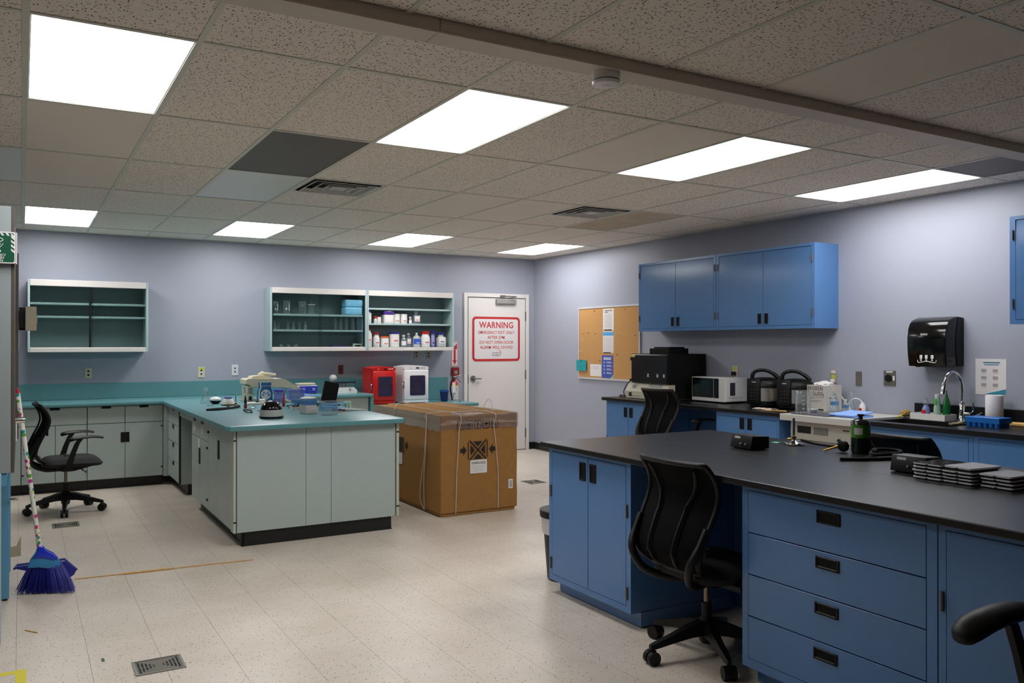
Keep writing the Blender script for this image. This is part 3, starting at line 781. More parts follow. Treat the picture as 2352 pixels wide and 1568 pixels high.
obj('top', B(2.75, 4.145, .45, 4.36, .895, .925, bev=.004, seg=2), 'resin', it)
obj('seam', B(3.42, 3.4215, 2.1, 4.0, .9250, .9253), mat('scratch', '55504A', .6), it)

# ---- right wall counter
CX = 5.75
blue_unit('wall_base_cabinet', 'blue two-door base cabinet under the corkboard end of the wall counter', CX, 6.42, 6.91, 7.70, .085, .885,
    [('door', 6.93, 7.30, .12, .865, (7.225,7.28,.715,.825)), ('door', 7.30, 7.675, .12, .865, (7.32,7.375,.715,.825))], (5.82, 6.93, 7.68), hinges=((7.682,.45),))
blue_unit('wall_base_cabinet', 'blue two-door base cabinet under the pressure cookers', CX, 6.42, 5.18, 5.95, .085, .885,
    [('door', 5.20, 5.57, .12, .845, (5.495,5.55,.735,.845-.005)), ('door', 5.57, 5.935, .12, .845, (5.59,5.645,.735,.845-.005))], (5.82, 5.2, 5.93))
t = thing('wall_knee_panel', 'dark blue back panel of the knee space under the wall counter', 'panel', (6.3, 6.43, 0))
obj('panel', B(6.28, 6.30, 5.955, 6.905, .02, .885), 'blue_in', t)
obj('conduit', cyl(bmesh.new(), (6.25, 6.02, .3), (6.25, 6.02, .885), .02, seg=10), 'lgrey', t)
ct = thing('wall_worktop', 'black resin worktop on the right wall under the blue cabinets', 'worktop', (6.1, 6.4, .885))
obj('top', B(5.70, 6.435, 5.13, 7.73, .885, .92, bev=.004, seg=2), 'resin', ct)
# undercounter freezer with white slab
fz = thing('undercounter_freezer', 'grey undercounter freezer with a white laminate top', 'freezer', (6.08, 4.75, 0))
obj('body', B(5.79, 6.40, 4.44, 5.06, .03, .864, bev=.006), 'lgrey', fz)
obj('door', B(5.755, 5.789, 4.44, 5.06, .06, .70, bev=.006), mat('freezer_grey', 'A09A92', .45), fz)
cp = obj('control_panel', B(5.755, 5.789, 4.44, 5.06, .705, .86, bev=.006), mat('freezer_panel', 'A8A298', .45), fz)
obj('vent_grille', B(5.7515, 5.7555, 4.84, 4.98, .765, .825), 'black', cp)
obj('display', B(5.7515, 5.7555, 4.665, 4.81, .765, .825), mat('lcd_grey','6B6C66',.3), cp)
obj('nameplate', B(5.753, 5.7555, 4.46, 4.52, .815, .825), 'ink', cp)
for a, b_ in ((5.82,4.48),(5.82,5.02),(6.36,4.48),(6.36,5.02)): obj('foot', cyl(bmesh.new(), (a,b_,0), (a,b_,.035), .02, seg=10), 'black', fz)
solo('white_slab_top', B(5.69, 6.425, 4.395, 5.122, .865, .92, bev=.004), 'lgrey', 'white laminate slab lying on the undercounter freezer', 'worktop')
# sink run
SX = 5.75
blue_unit('sink_cabinet', 'blue base cabinet below the sink', SX, 6.40, 3.44, 4.36, .085, .885, [('door', 3.47, 4.33, .12, .86, None)], (5.82, 3.46, 4.34), body_top=.665)
blue_unit('sink_cabinet', 'blue base cabinet right of the sink', SX, 6.40, 1.9, 3.437, .085, .885, [('door', 1.95, 3.40, .12, .86, None)], (5.82, 1.95, 3.4))
st = thing('sink_worktop', 'black resin worktop on the right wall with the tap', 'worktop', (6.1, 3.2, .885))
def frame_slab(bm, X0, X1, Y0, Y1, hx0, hx1, hy0, hy1, z0, z1):
    quadbox(bm, X0, hx0, Y0, Y1, z0, z1); quadbox(bm, hx1, X1, Y0, Y1, z0, z1); quadbox(bm, hx0, hx1, Y0, hy0, z0, z1); quadbox(bm, hx0, hx1, hy1, Y1, z0, z1); return bm
obj('top', frame_slab(bmesh.new(), 5.70, 6.435, 1.9, 4.385, 5.81, 6.17, 3.66, 4.26, .885, .92), 'resin', st)
obj('backsplash', B(6.405, 6.435, 1.9, 4.33, .92, 1.035, bev=.003), 'resin', st)
sk = thing('sink', 'black sink basin set into the wall counter', 'sink', (5.99, 3.96, .67))
b = frame_slab(bmesh.new(), 5.795, 6.185, 3.645, 4.275, 5.812, 6.168, 3.662, 4.258, .70, .8845); quadbox(b, 5.795, 6.185, 3.645, 4.275, .67, .70)
obj('basin', b, 'resin', sk); obj('drain', lathe(bmesh.new(), [(.0,.7015),(.04,.7015),(.042,.7)], (5.99,3.96,0), 16), 'steel', sk)
# ---- blue wall cabinets
WX = 6.12
def wallcab(y0, y1, doors, label, hin):
    t = blue_unit('blue_wall_cabinet', label, WX, 6.44, y0, y1, 1.665, 2.435, doors, None, hinges=hin, bow=.0075)
    return t
wallcab(6.34, 7.58, [('door', 6.375, 6.955, 1.695, 2.41, (6.89,6.935,1.715,1.815)), ('door', 6.955, 7.55, 1.695, 2.41, (6.975,7.02,1.715,1.815))], 'blue steel wall cabinet next to the corkboard', ((6.362,2.30),(6.362,1.81),(7.565,2.30),(7.565,1.81)))
wallcab(5.105, 6.335, [('door', 5.14, 5.71, 1.695, 2.41, (5.645,5.69,1.715,1.815)), ('door', 5.71, 6.30, 1.695, 2.41, (5.73,5.775,1.715,1.815))], 'blue steel wall cabinet with its bare side facing the towel dispenser', ((6.315,2.30),(6.315,1.81),(5.125,2.30),(5.125,1.81)))
wallcab(2.1, 3.39, [('door', 2.14, 2.74, 1.695, 2.41, (2.67,2.715,1.715,1.815)), ('door', 2.74, 3.35, 1.695, 2.41, (2.76,2.805,1.715,1.815))], 'blue steel wall cabinet cut by the right edge of the photo', ((3.366,2.30),(3.366,1.81)))
# =================================================================== FUME HOOD, SIGN, BROOM (left edge)
fh = thing('fume_hood', 'grey fume hood on a light blue stand at the left edge', 'fume hood', (-.5, 5.8, 0))
obj('housing', B(-.93, -.06, 5.002, 6.55, .88, 2.222), 'hoodgrey', fh)
obj('side_panel', B(-.93, -.046, 4.985, 5.002, .866, 2.226, bev=.002), 'hoodgrey', fh)
obj('corner_trim', B(-.046, -.030, 4.985, 5.04, .866, 2.226, bev=.002), 'hoodedge', fh)
obj('front_post', B(-.06, -.016, 6.40, 6.55, .90, 2.12, bev=.002), 'hoodedge', fh)
obj('sash_track', B(-.06, -.028, 5.30, 5.34, .90, 2.16), 'steel', fh)
obj('notice', B(-.0162, -.0145, 6.41, 6.54, 1.48, 1.76), 'paper', fh)
obj('switch_plate', B(-.030, -.022, 5.94, 6.0, .93, 1.06, bev=.002), 'white', fh)
obj('sill', B(-.06, -.030, 5.04, 6.40, .88, .92), 'hoodedge', fh)
for y, m_ in ((4.965, 'cab_teal'), (5.83, 'lblue'), (6.50, 'lblue')):
    for x in (-.105 if y > 5 else -.132, -.9):
        lg = obj('stand_leg', B(x, x+.045, y-.02, y+.025, .012, .88 if y > 5 else .866, bev=.003), m_, fh)
        obj('levelling_foot', cyl(bmesh.new(), (x+.022, y, 0), (x+.022, y, .013), .014, seg=8), 'black', lg)
obj('stand_rail', B(-.10, -.065, 4.99, 6.49, .80, .86), 'lblue', fh)
v = bmesh.new(); cyl(v, (-.06, 5.80, .60), (-.015, 5.80, .60), .009, seg=10)
obj('valve', v, 'chrome', fh, smooth=True)
v = bmesh.new(); cyl(v, (-.03, 5.60, 1.085), (.018, 5.60, 1.085), .018, seg=14); cyl(v, (.018, 5.60, 1.088), (.026, 5.60, 1.088), .006, seg=8, mi=1)
obj('gas_tap', v, ['chrome', mat('tap_green', '4BB06A', .4)], fh, smooth=True)
mb = obj('monitor_box', B(.022, .086, 6.30, 6.38, 1.61, 1.768, bev=.003), 'beige', fh)
obj('mount', B(-.016, .022, 6.42, 6.50, 1.615, 1.765), 'black', mb); obj('mount_plate', B(-.01, .022, 6.375, 6.42, 1.63, 1.75), 'black', mb)
obj('button', B(.086, .090, 6.32, 6.35, 1.66, 1.715), 'beige', mb)
# eye wash sign
es_ = thing('eyewash_sign', 'green and white emergency eye wash sign at the left edge', 'sign', (-.11, 4.96, 1.93))
sy0 = 4.956
obj('panel', prism(bmesh.new(), rrect(-.205, -.024, 1.932, 2.092, .012), 'y', sy0, sy0+.003), 'paper', es_)
obj('panel_fold', prism(bmesh.new(), [(-.026,sy0),(-.022,sy0),(-.019,4.984),(-.023,4.984)], 'z', 1.932, 2.09), 'paper', es_)
obj('green_field', prism(bmesh.new(), rrect(-.199, -.031, 1.938, 2.086, .010), 'y', sy0-.0008, sy0), 'green', es_)
for k in range(5):
    z = 1.985+k*.022
    obj('stripe', prism(bmesh.new(), [(-.046,z+.012),(-.031,z),(-.031,z+.011),(-.046,z+.023)] if z+.023 < 2.085 else [(-.046,2.075),(-.031,2.063),(-.031,2.074),(-.046,2.085)], 'y', sy0-.0016, sy0-.0008), 'paper', es_)
for k in range(6):
    x = -.19+k*.024
    obj('stripe', prism(bmesh.new(), [(x,2.085),(x+.010,2.085),(x+.019,2.072),(x+.009,2.072)], 'y', sy0-.0016, sy0-.0008), 'paper', es_)
eye = bmesh.new(); n = 14
tube(eye, [(-.115+.035*math.cos(2*PI*i/n), sy0-.0012, 2.05+.013*math.sin(2*PI*i/n)*abs(math.sin(2*PI*i/n))**.3) for i in range(n)], .0022, 5, closed=True)
tube(eye, [(-.115+.008*math.cos(2*PI*i/n), sy0-.0012, 2.05+.008*math.sin(2*PI*i/n)) for i in range(n)], .0022, 5, closed=True)
obj('eye_symbol', eye, 'paper', es_)
h = bmesh.new()
for k in range(7): tube(h, [(-.115+(k-3)*.004, sy0-.0012, 2.0), (-.115+(k-3)*.012, sy0-.0012, 2.032)], .0013, 5)
quadbox(h, -.14, -.09, sy0-.0018, sy0-.0008, 1.988, 1.998)
obj('spray_symbol', h, 'paper', es_)
for body, z in (('EMERGENCY', 1.973), ('EYE WASH', 1.959), ('STATION', 1.945)):
    obj('lettering', face_negY(text_bm(body, .0165, bold=True), -.115, sy0-.0012, z), 'paper', es_)
# broom leaning on the hood
br = thing('broom', 'blue broom with a polka dot handle leaning by the fume hood', 'broom', (.12, 5.88, 0))
p0, p1 = Vector((.100, 5.89, .255)), Vector((-.018, 5.72, 1.235))
obj('handle', cyl(bmesh.new(), p0, p1, .0135, .0125, seg=14), 'dots', br, smooth=True)
obj('hanger', cyl(bmesh.new(), p1, p1+(p1-p0).normalized()*.03, .012, .006, seg=12), mat('crimson_grip', 'B01E3C', .4), br, smooth=True)
b = prism(bmesh.new(), [(.032,.165),(.05,.215),(.075,.25),(.085,.283),(.115,.283),(.13,.262),(.17,.235),(.205,.19),(.222,.152),(.19,.143),(.14,.15),(.09,.163)], 'y', 5.86, 5.905)
bmesh.ops.bevel(b, geom=[e for e in b.edges if abs(e.verts[0].co.y-e.verts[1].co.y) < 1e-6], offset=.010, segments=2, profile=.5, affect='EDGES')
obj('head_cap', b, 'broomcyan', br, smooth=True)
b = prism(bmesh.new(), [(.062,.222),(.082,.252),(.088,.289),(.114,.289),(.132,.265),(.172,.238),(.198,.205),(.165,.200),(.13,.215),(.095,.222)], 'y', 5.853, 5.912)
bmesh.ops.bevel(b, geom=[e for e in b.edges if abs(e.verts[0].co.y-e.verts[1].co.y) < 1e-6], offset=.008, segments=2, profile=.5, affect='EDGES')
obj('head_shell', b, 'broomblue', br, smooth=True)
b = bmesh.new(); rnd = random.Random(3)
for k in range(420):
    t_ = rnd.random(); q = rnd.random()-.5
    top = Vector((.038+.178*t_, 5.882+q*.03, .168-.012*math.sin(t_*5)))
    bot = Vector((-.025+.315*t_+rnd.uniform(-.008,.008), 5.95-.14*t_+q*.085, rnd.uniform(.0, .012)+.012*abs(t_-.5)))
    mid = top.lerp(bot, .55)+Vector((0,0,.006))
    tube(b, [top, mid, bot], [.0026,.0024,.0016], 3)
o = obj('bristles', b, 'bristle', br); o['kind'] = 'stuff'
dp = thing('dustpan', 'dark blue dustpan standing behind the broom', 'dustpan', (.13, 6.04, 0))
b = prism(bmesh.new(), [(-.035,.142),(-.015,.152),(.24,.152),(.305,.09),(.29,.06),(.24,.03),(.24,.0),(.04,.0),(.03,.12)], 'y', 6.0, 6.012); obj('pan', b, 'bristle', dp)
b = bmesh.new(); tube(b, [(-.035,6.0,.142),(-.02,6.07,.147),(.24,6.07,.150),(.305,6.0,.09)], .008, 6); obj('rim', b, 'bristle', dp, smooth=True)
# sticks and scraps on the floor
solo('wooden_dowel', tube(bmesh.new(), [(.30,6.115,.004),(1.41,6.03,.004)], .0035, 8), 'wood', 'long thin wooden stick lying on the floor by the broom', 'stick', smooth=True)
solo('short_wooden_stick', cyl(bmesh.new(), (.57,6.085,.0065), (.895,6.062,.0065), .006, seg=8), 'wood', 'short thicker wooden stick lying against the long one', 'stick', smooth=True)
solo('wood_splinter', tube(bmesh.new(), [(.02,5.16,.003),(.075,5.085,.003)], .003, 6), 'wood', 'small wood splinter on the floor near the tape', 'splinter')
solo('green_scrap', B(.335,.348,4.47,4.51,0,.003), 'green', 'tiny green scrap on the floor beside the near drain', 'scrap')
ft = thing('floor_tape', 'yellow tape corner stuck on the floor at the lower left', 'tape', (0, 4.45, 0))
obj('strip', B(-.35, .022, 4.505, 4.55, 0, .0008), 'yellow', ft); obj('strip', B(-.022, .022, 4.0, 4.505, 0, .0008), 'yellow', ft)
# floor drains
def drain(x0, x1, y0, y1, label):
    t = thing('floor_drain', label, 'floor drain', ((x0+x1)/2, (y0+y1)/2, 0), group='floor drain grates')
    obj('plate', B(x0, x1, y0, y1, 0, .0025), 'steel_dull', t)
    f = bmesh.new()
    for a in ((x0, x0+.012, y0, y1), (x1-.012, x1, y0, y1), (x0+.012, x1-.012, y0, y0+.01), (x0+.012, x1-.012, y1-.01, y1)): quadbox(f, a[0], a[1], a[2], a[3], .0025, .0045)
    obj('rim', f, 'steel', t)
    s = bmesh.new(); cx, cy = (x0+x1)/2, (y0+y1)/2; hw = (x1-x0)/2-.03; hh = (y1-y0)/2-.02
    for sg in (-1, 1):
        for k in range(5):
            L = hh*(k+.6)/5; xx = cx+sg*(.015+hw*(k+.4)/5)
            for s2 in (-1, 1):
                ya, yb = cy+s2*.004, cy+s2*(.004+L)
                quadbox(s, xx-.004, xx+.004, min(ya,yb), max(ya,yb), .0024, .0031)
    o = obj('slots', s, 'gap', t); o['kind'] = 'stuff'
drain(.455, .675, 4.19, 4.38, 'near floor drain grate at the bottom of the photo')
drain(.225, .425, 7.89, 8.09, 'floor drain grate in front of the left office chair')
drain(4.78, 4.98, 7.76, 7.98, 'floor drain grate right of the cardboard box')

# =================================================================== CARDBOARD BOX
bx = thing('cardboard_box', 'large brown cardboard box tied with string and stretch film', 'box', (3.56, 7.45, 0))
b = B(3.17, 3.95, 6.66, 8.28, .03, .885, bev=.004)
bmesh.ops.subdivide_edges(b, edges=[e for e in b.edges if e.calc_length() > .3], cuts=6, use_grid_fill=True)
rnd = random.Random(5)
for v_ in b.verts:
    if .05 < v_.co.z < .86: v_.co += Vector((rnd.uniform(-.003,.003), rnd.uniform(-.003,.003), 0))
obj('carton', b, 'card', bx, smooth=25)
obj('base_tray', B(3.178, 3.93, 6.672, 8.27, .004, .03), 'card', bx)
for x in (3.2, 3.56, 3.88): obj('skid', B(x-.03, x+.03, 6.70, 8.25, 0, .005), 'black_matte', bx)
for x0, x1 in ((3.17,3.558),(3.562,3.95)): obj('top_flap', B(x0+.002, x1-.002, 6.664, 8.276, .885, .889, bev=.001), 'card', bx)
# stretch film band round the rim
def film(p0, p1, nrm, z0, z1, n=40, m_=8, amp=.008, seed=1):
    b = bmesh.new(); rnd = random.Random(seed); p0, p1, nrm = Vector(p0), Vector(p1), Vector(nrm); G_ = []
    ro = [rnd.uniform(0, amp) for _ in range(m_+1)]; ph = [rnd.uniform(0, 6) for _ in range(m_+1)]
    for i in range(n+1):
        row = []
        for j in range(m_+1):
            z = z0+(z1-z0)*j/m_+(rnd.uniform(-.008,.008) if j == 0 else 0)
            row.append(b.verts.new(p0.lerp(p1, i/n)+nrm*(.004+ro[j]*(.6+.4*math.sin(ph[j]+i*.35))+rnd.uniform(0, .0012))+Vector((0,0,z))))
        G_.append(row)
    for i in range(n):
        for j in range(m_): b.faces.new((G_[i][j], G_[i+1][j], G_[i+1][j+1], G_[i][j+1]))
    return b
b = film((3.164,6.66,0),(3.956,6.66,0),(0,-1,0),.765,.896,seed=2); merge(b, film((3.17,8.28,0),(3.17,6.655,0),(-1,0,0),.755,.896,60,seed=3)); merge(b, film((3.95,6.655,0),(3.95,8.28,0),(1,0,0),.76,.896,60,seed=4))
obj('stretch_film', b, 'film', bx, smooth=60)
b = film((3.40,6.70,0),(3.80,6.76,0),(0,0,1),0,0,2,1); b.free()
b = prism(bmesh.new(), [(3.30,6.72),(3.62,6.68),(3.70,6.86),(3.42,6.92)], 'z', .8895, .8905); obj('film_scrap', b, 'film', bx)
def string(nm, pts): obj('string', tube(bmesh.new(), pts, .0032, 6), mat('white_string', 'CFC6BC', .7), bx, smooth=True)
string(0, smooth_path([(3.315,6.653,.02),(3.325,6.648,.4),(3.345,6.645,.75),(3.35,6.652,.897),(3.36,7.2,.897),(3.35,8.0,.905),(3.34,8.288,.89)], 5))
string(1, smooth_path([(3.745,6.653,.03),(3.742,6.648,.35),(3.715,6.648,.65),(3.695,6.645,.80),(3.70,6.652,.897),(3.71,7.3,.897),(3.72,8.2,.90)], 5))
string(2, smooth_path([(3.163,7.0,.02),(3.160,7.08,.15),(3.158,6.98,.50),(3.158,6.93,.80),(3.163,6.91,.897),(3.5,6.95,.897),(3.95,6.97,.897)], 5))
string(3, smooth_path([(3.163,6.985,.02),(3.160,6.99,.3),(3.158,6.945,.6),(3.158,6.92,.88)], 5))
string(4, smooth_path([(3.158,7.75,.30),(3.156,7.72,.6),(3.158,7.70,.80),(3.163,7.68,.897),(3.3,7.9,.93),(3.5,8.1,.90)], 5))
string(5, smooth_path([(3.93,7.1,.89),(3.97,7.2,.97),(4.0,7.35,.95),(3.97,7.4,.80)], 6))
FYb = 6.6555
def ink(polys, nm, mm='ink', y=None):
    b = bmesh.new(); y = FYb if y is None else y
    for p in polys: prism(b, p, 'y', y-.0008, y)
    return obj(nm, b, mm, bx)
cx_, cz_ = 3.54, .575
def bar2(x0, z0, x1, z1, w_):
    d = Vector((x1-x0, z1-z0)); d.normalize(); n_ = Vector((-d.y, d.x))*w_/2
    return [(x0+n_.x, z0+n_.y), (x0-n_.x, z0-n_.y), (x1-n_.x, z1-n_.y), (x1+n_.x, z1+n_.y)]
s = .085
ink([bar2(cx_-s, cz_-s*1.05, cx_+s, cz_+s*1.05, .012), bar2(cx_-s, cz_+s, cx_+s, cz_-s, .012)], 'cross_mark')
ink([bar2(cx_-.098, cz_-.08, cx_-.098, cz_+.07, .008)], 'bar_mark'); ink([bar2(cx_+.095, cz_-.07, cx_+.095, cz_+.08, .008)], 'bar_mark')
ink([[(cx_-.045,cz_+.075),(cx_+.045,cz_+.075),(cx_,cz_+.03)]], 'triangle_mark'); ink([[(cx_-.045,cz_-.08),(cx_+.045,cz_-.08),(cx_,cz_-.035)]], 'triangle_mark')
ink([[(cx_-.075,cz_+.045),(cx_-.03,cz_),(cx_-.075,cz_-.045)]], 'triangle_mark'); ink([[(cx_+.072,cz_+.045),(cx_+.028,cz_),(cx_+.072,cz_-.045)]], 'triangle_mark')
for sg in (-1, 1):
    a = cx_+sg*.115
    ink([[(a,cz_),(a+sg*.035,cz_+.045),(a+sg*.035,cz_+.018),(a+sg*.062,cz_+.018),(a+sg*.062,cz_-.018),(a+sg*.035,cz_-.018),(a+sg*.035,cz_-.045)]], 'arrow_mark')
for k in range(5):
    x = 3.365+k*.0865; z = .80; b = bmesh.new()
    pts = [(p[0], FYb, p[1]) for p in rrect(x-.033, x+.033, z-.036, z+.036, .012, 3)]
    tube(b, pts, .003, 4, closed=True)
    if k == 0: tube(b, [(x-.02,FYb,z-.015),(x,FYb,z+.02),(x+.02,FYb,z-.015)], .004, 4)
    elif k == 1:
        for q in (-.014, 0, .014): quadbox(b, x+q-.004, x+q+.004, FYb-.001, FYb, z-.022, z+.022)
    elif k == 2: prism(b, [(x-.014,z+.024),(x+.014,z+.024),(x+.003,z),(x+.003,z-.018),(x+.012,z-.024),(x-.012,z-.024),(x-.003,z-.018),(x-.003,z)], 'y', FYb-.001, FYb)
    elif k == 3: prism(b, [(x-.024,z),(x,z+.024),(x+.024,z),(x+.003,z),(x+.003,z-.02),(x-.003,z-.02),(x-.003,z)], 'y', FYb-.001, FYb)
    else: quadbox(b, x-.018, x-.003, FYb-.001, FYb, z-.02, z+.02); quadbox(b, x+.004, x+.018, FYb-.001, FYb, z-.02, z)
    obj('handling_symbol', b, 'ink', bx)
lb = obj('shipping_label', B(3.46, 3.63, FYb-.0016, FYb-.0006, .365, .485), 'paper', bx)
obj('lettering', face_negY(text_bm('DURACOLD', .030, bold=True, sx=.86), 3.545, FYb-.0018, .457), 'ink', lb)
b = bmesh.new()
for k, w_ in enumerate((.06, .07, .05, .06)): quadbox(b, 3.545-w_, 3.545+w_, FYb-.0019, FYb-.0016, .428-k*.015, .4305-k*.015)
obj('small_print', b, 'grey_pl', lb)
lb = obj('barcode_label', B(3.855, 3.90, FYb-.0016, FYb-.0006, .20, .285), 'paper', bx)
b = bmesh.new()
for k in range(9): quadbox(b, 3.866, 3.892, FYb-.0019, FYb-.0016, .212+k*.0068, .2145+k*.0068+(.001 if k % 3 else 0))
obj('barcode', b, 'ink', lb)
LXb = 3.1655
def inkx(polys, nm, mm='ink', x=LXb):
    b = bmesh.new()
    for p in polys: prism(b, p, 'x', x-.0008, x)
    return obj(nm, b, mm, bx)
inkx([[(7.50,.485),(7.75,.485),(7.75,.625),(7.50,.625)]], 'square_mark'); inkx([[(7.468,.47),(7.478,.47),(7.478,.635),(7.468,.635)]], 'bar_mark')
inkx([[(7.44,.555),(7.40,.60),(7.40,.57),(7.375,.57),(7.375,.54),(7.40,.54),(7.40,.51)]], 'arrow_mark')
inkx([[(7.50,.365),(7.70,.365),(7.70,.475),(7.50,.475)]], 'side_label', 'paper')

# =================================================================== OFFICE CHAIRS
UPPER = {'seat', 'seat_pan', 'backrest_mesh', 'backrest_frame', 'backrest_rib', 'yoke_arm', 'lumbar_pad', 'arm_post', 'armrest', 'lever', 'lumbar_rail'}
def make_chair():
    t = thing('office_chair', 'x', 'chair', (0,0,0))
    L = dict(local=True)
    hub = lathe(bmesh.new(), [(.0,.07),(.034,.07),(.038,.085),(.038,.18),(.028,.19)], seg=16); obj('base_hub', hub, 'black', t, smooth=True, **L)
    obj('column_sleeve', cyl(bmesh.new(), (0,0,.06), (0,0,.26), .025, seg=16), 'black', t, smooth=True, **L)
    obj('gas_column', cyl(bmesh.new(), (0,0,.26), (0,0,.52), .0135, seg=14), mat('column_steel', 'A08C78', .35, metal=.8), t, smooth=True, **L)
    for k in range(5):
        a = 2*PI*k/5; R_ = Rz(a)
        b = bmesh.new(); prof = [(.02,.178,.105,.028),(.10,.160,.104,.026),(.20,.128,.090,.021),(.30,.100,.074,.017),(.325,.092,.070,.012)]
        rings = []
        for x, zt, zb, hw in prof:
            rings.append([b.verts.new((x,-hw,zb)), b.verts.new((x,hw,zb)), b.verts.new((x,hw*.75,zt)), b.verts.new((x,-hw*.75,zt))])
        for i in range(4): bridge(b, rings[i], rings[i+1])
        b.faces.new(rings[0]); b.faces.new(list(reversed(rings[-1])))
        bmesh.ops.recalc_face_normals(b, faces=b.faces[:])
        xform(b, R_); obj('base_leg', b, 'black', t, smooth=30, **L)
        b = bmesh.new(); cyl(b, (.308,0,.045), (.308,0,.08), .008, seg=8)
        for sg in (-1, 1): cyl(b, (.315,sg*.006,.0325), (.315,sg*.030,.0325), .0325, seg=18)
        quadbox(b, .293, .328, -.006, .006, .035, .064)
        xform(b, R_); obj('caster', b, 'black', t, smooth=30, **L)
    # seat
    b = bmesh.new(); nu, nv = 18, 14; Gt = []
    for i in range(nu+1):
        u = i/nu*2-1; row = []
        for j in range(nv+1):
            v_ = j/nv*2-1
            x = .045+.245*u; hw = .245*(1-.10*max(0,-u)**2); y = hw*v_
            e = max(abs(u), abs(v_)); rr = (abs(u)**6+abs(v_)**6)**(1/6)
            if rr > 1: x = .045+.245*u/rr; y = hw*v_/rr
            z = .505-.05*min(1,rr)**8-.012*max(0,u)**2-.01*(1-v_*v_)*max(0,1-abs(u))
            row.append(b.verts.new((x,y,z)))
        Gt.append(row)
    for i in range(nu):
        for j in range(nv): b.faces.new((Gt[i][j],Gt[i+1][j],Gt[i+1][j+1],Gt[i][j+1]))
    edge = [Gt[i][0] for i in range(nu+1)]+[Gt[nu][j] for j in range(1,nv+1)]+[Gt[i][nv] for i in range(nu-1,-1,-1)]+[Gt[0][j] for j in range(nv-1,0,-1)]
    low = [b.verts.new((v_.co.x*.95,v_.co.y*.95,.425)) for v_ in edge]
    bridge(b, edge, low); b.faces.new(low)
    bmesh.ops.recalc_face_normals(b, faces=b.faces[:])
    obj('seat', b, 'black_fab', t, smooth=60, **L)
    b = prism(bmesh.new(), [(-.14,.425),(-.10,.39),(-.03,.372),(.06,.372),(.20,.405),(.24,.425)], 'y', -.09, .09); obj('seat_pan', b, 'black', t, smooth=30, **L)
    b = bmesh.new(); tube(b, [(.10,-.08,.40),(.11,-.22,.395),(.11,-.27,.397)], [.005,.005,.009], 6); obj('lever', b, 'black', t, **L)
    # backrest: side curve (x, z, half width)
    curve = [(-.205,.475,.17),(-.262,.53,.205),(-.262,.60,.222),(-.222,.70,.232),(-.182,.78,.235),(-.165,.85,.234),(-.185,.92,.23),(-.232,.985,.222)]
    cs = smooth_path(curve, 4)
    def pt(c, s_): return Vector((c[0]-.035*(1-s_*s_)*(1 if c[1] > .55 else .6)+.012, c[2]*s_, c[1]))
    b = bmesh.new(); ns = 12; Gm = []
    for c in cs: Gm.append([b.verts.new(pt(c, -1+2*k/ns)) for k in range(ns+1)])
    for i in range(len(cs)-1):
        for k in range(ns): b.faces.new((Gm[i][k],Gm[i+1][k],Gm[i+1][k+1],Gm[i][k+1]))
    obj('backrest_mesh', b, 'meshfab', t, smooth=60, **L)
    per = [pt(c,-1) for c in cs]+[pt(cs[-1], -1+2*k/ns) for k in range(1,ns)]+[pt(c,1) for c in reversed(cs)]+[pt(cs[0], 1-2*k/ns) for k in range(1,ns)]
    obj('backrest_frame', tube(bmesh.new(), per, .014, 8, closed=True), 'black', t, smooth=60, **L)
    for sg in (-1, 1):
        b = tube(bmesh.new(), [pt(c, sg*(.38+.35*max(0,(c[1]-.78))/.2))+Vector((-.016,0,0)) for c in cs[2:-2]], .008, 6); obj('backrest_rib', b, 'black', t, smooth=60, **L)
        b = tube(bmesh.new(), smooth_path([(-.222,sg*.228,.70),(-.275,sg*.222,.60),(-.300,sg*.20,.53),(-.265,sg*.16,.45),(-.17,sg*.11,.405),(-.06,sg*.05,.395)], 4), [.016]*4+[.02]*12+[.022]*5, 8); obj('yoke_arm', b, 'black', t, smooth=60, **L)
        b = bmesh.new(); q = [(-.02,.40,.028),(.0,.46,.026),(.03,.56,.022),(.06,.64,.02),(.085,.678,.022)]; rings = []
        for x, z, hw in q:
            yy = sg*(.262+.02*(z-.40)/.28); rings.append([b.verts.new((x-hw,yy-.010,z)),b.verts.new((x+hw,yy-.010,z)),b.verts.new((x+hw,yy+.010,z)),b.verts.new((x-hw,yy+.010,z))])
        for i in range(len(rings)-1): bridge(b, rings[i], rings[i+1])
        b.faces.new(list(reversed(rings[0]))); b.faces.new(rings[-1])
        quadbox(b, -.05, .02, sg*.08 if sg > 0 else -.27, .27 if sg > 0 else -.08, .395, .42)
        bmesh.ops.recalc_face_normals(b, faces=b.faces[:])
        obj('arm_post', b, 'black', t, smooth=30, **L)
        b = bmesh.new(); rings = []
        for x, z, h_, hw in ((-.012,.672,.010,.020),(.0,.674,.019,.034),(.04,.683,.017,.040),(.10,.692,.013,.042),(.18,.694,.011,.042),(.235,.688,.011,.038),(.262,.683,.012,.03),(.272,.682,.006,.018)):
            rings.append([b.verts.new((x, sg*.282+hw*math.cos(2*PI*k/10), z+h_*math.sin(2*PI*k/10))) for k in range(10)])
        for i in range(len(rings)-1): bridge(b, rings[i], rings[i+1])
        b.faces.new(list(reversed(rings[0]))); b.faces.new(rings[-1])
        bmesh.ops.recalc_face_normals(b, faces=b.faces[:])
        obj('armrest', b, 'black', t, smooth=60, **L)
    b = bmesh.new(); quadbox(b, -.168, -.150, -.13, .13, .705, .775, bev=.006); obj('lumbar_pad', b, 'black', t, **L)
    return t
proto = make_chair()
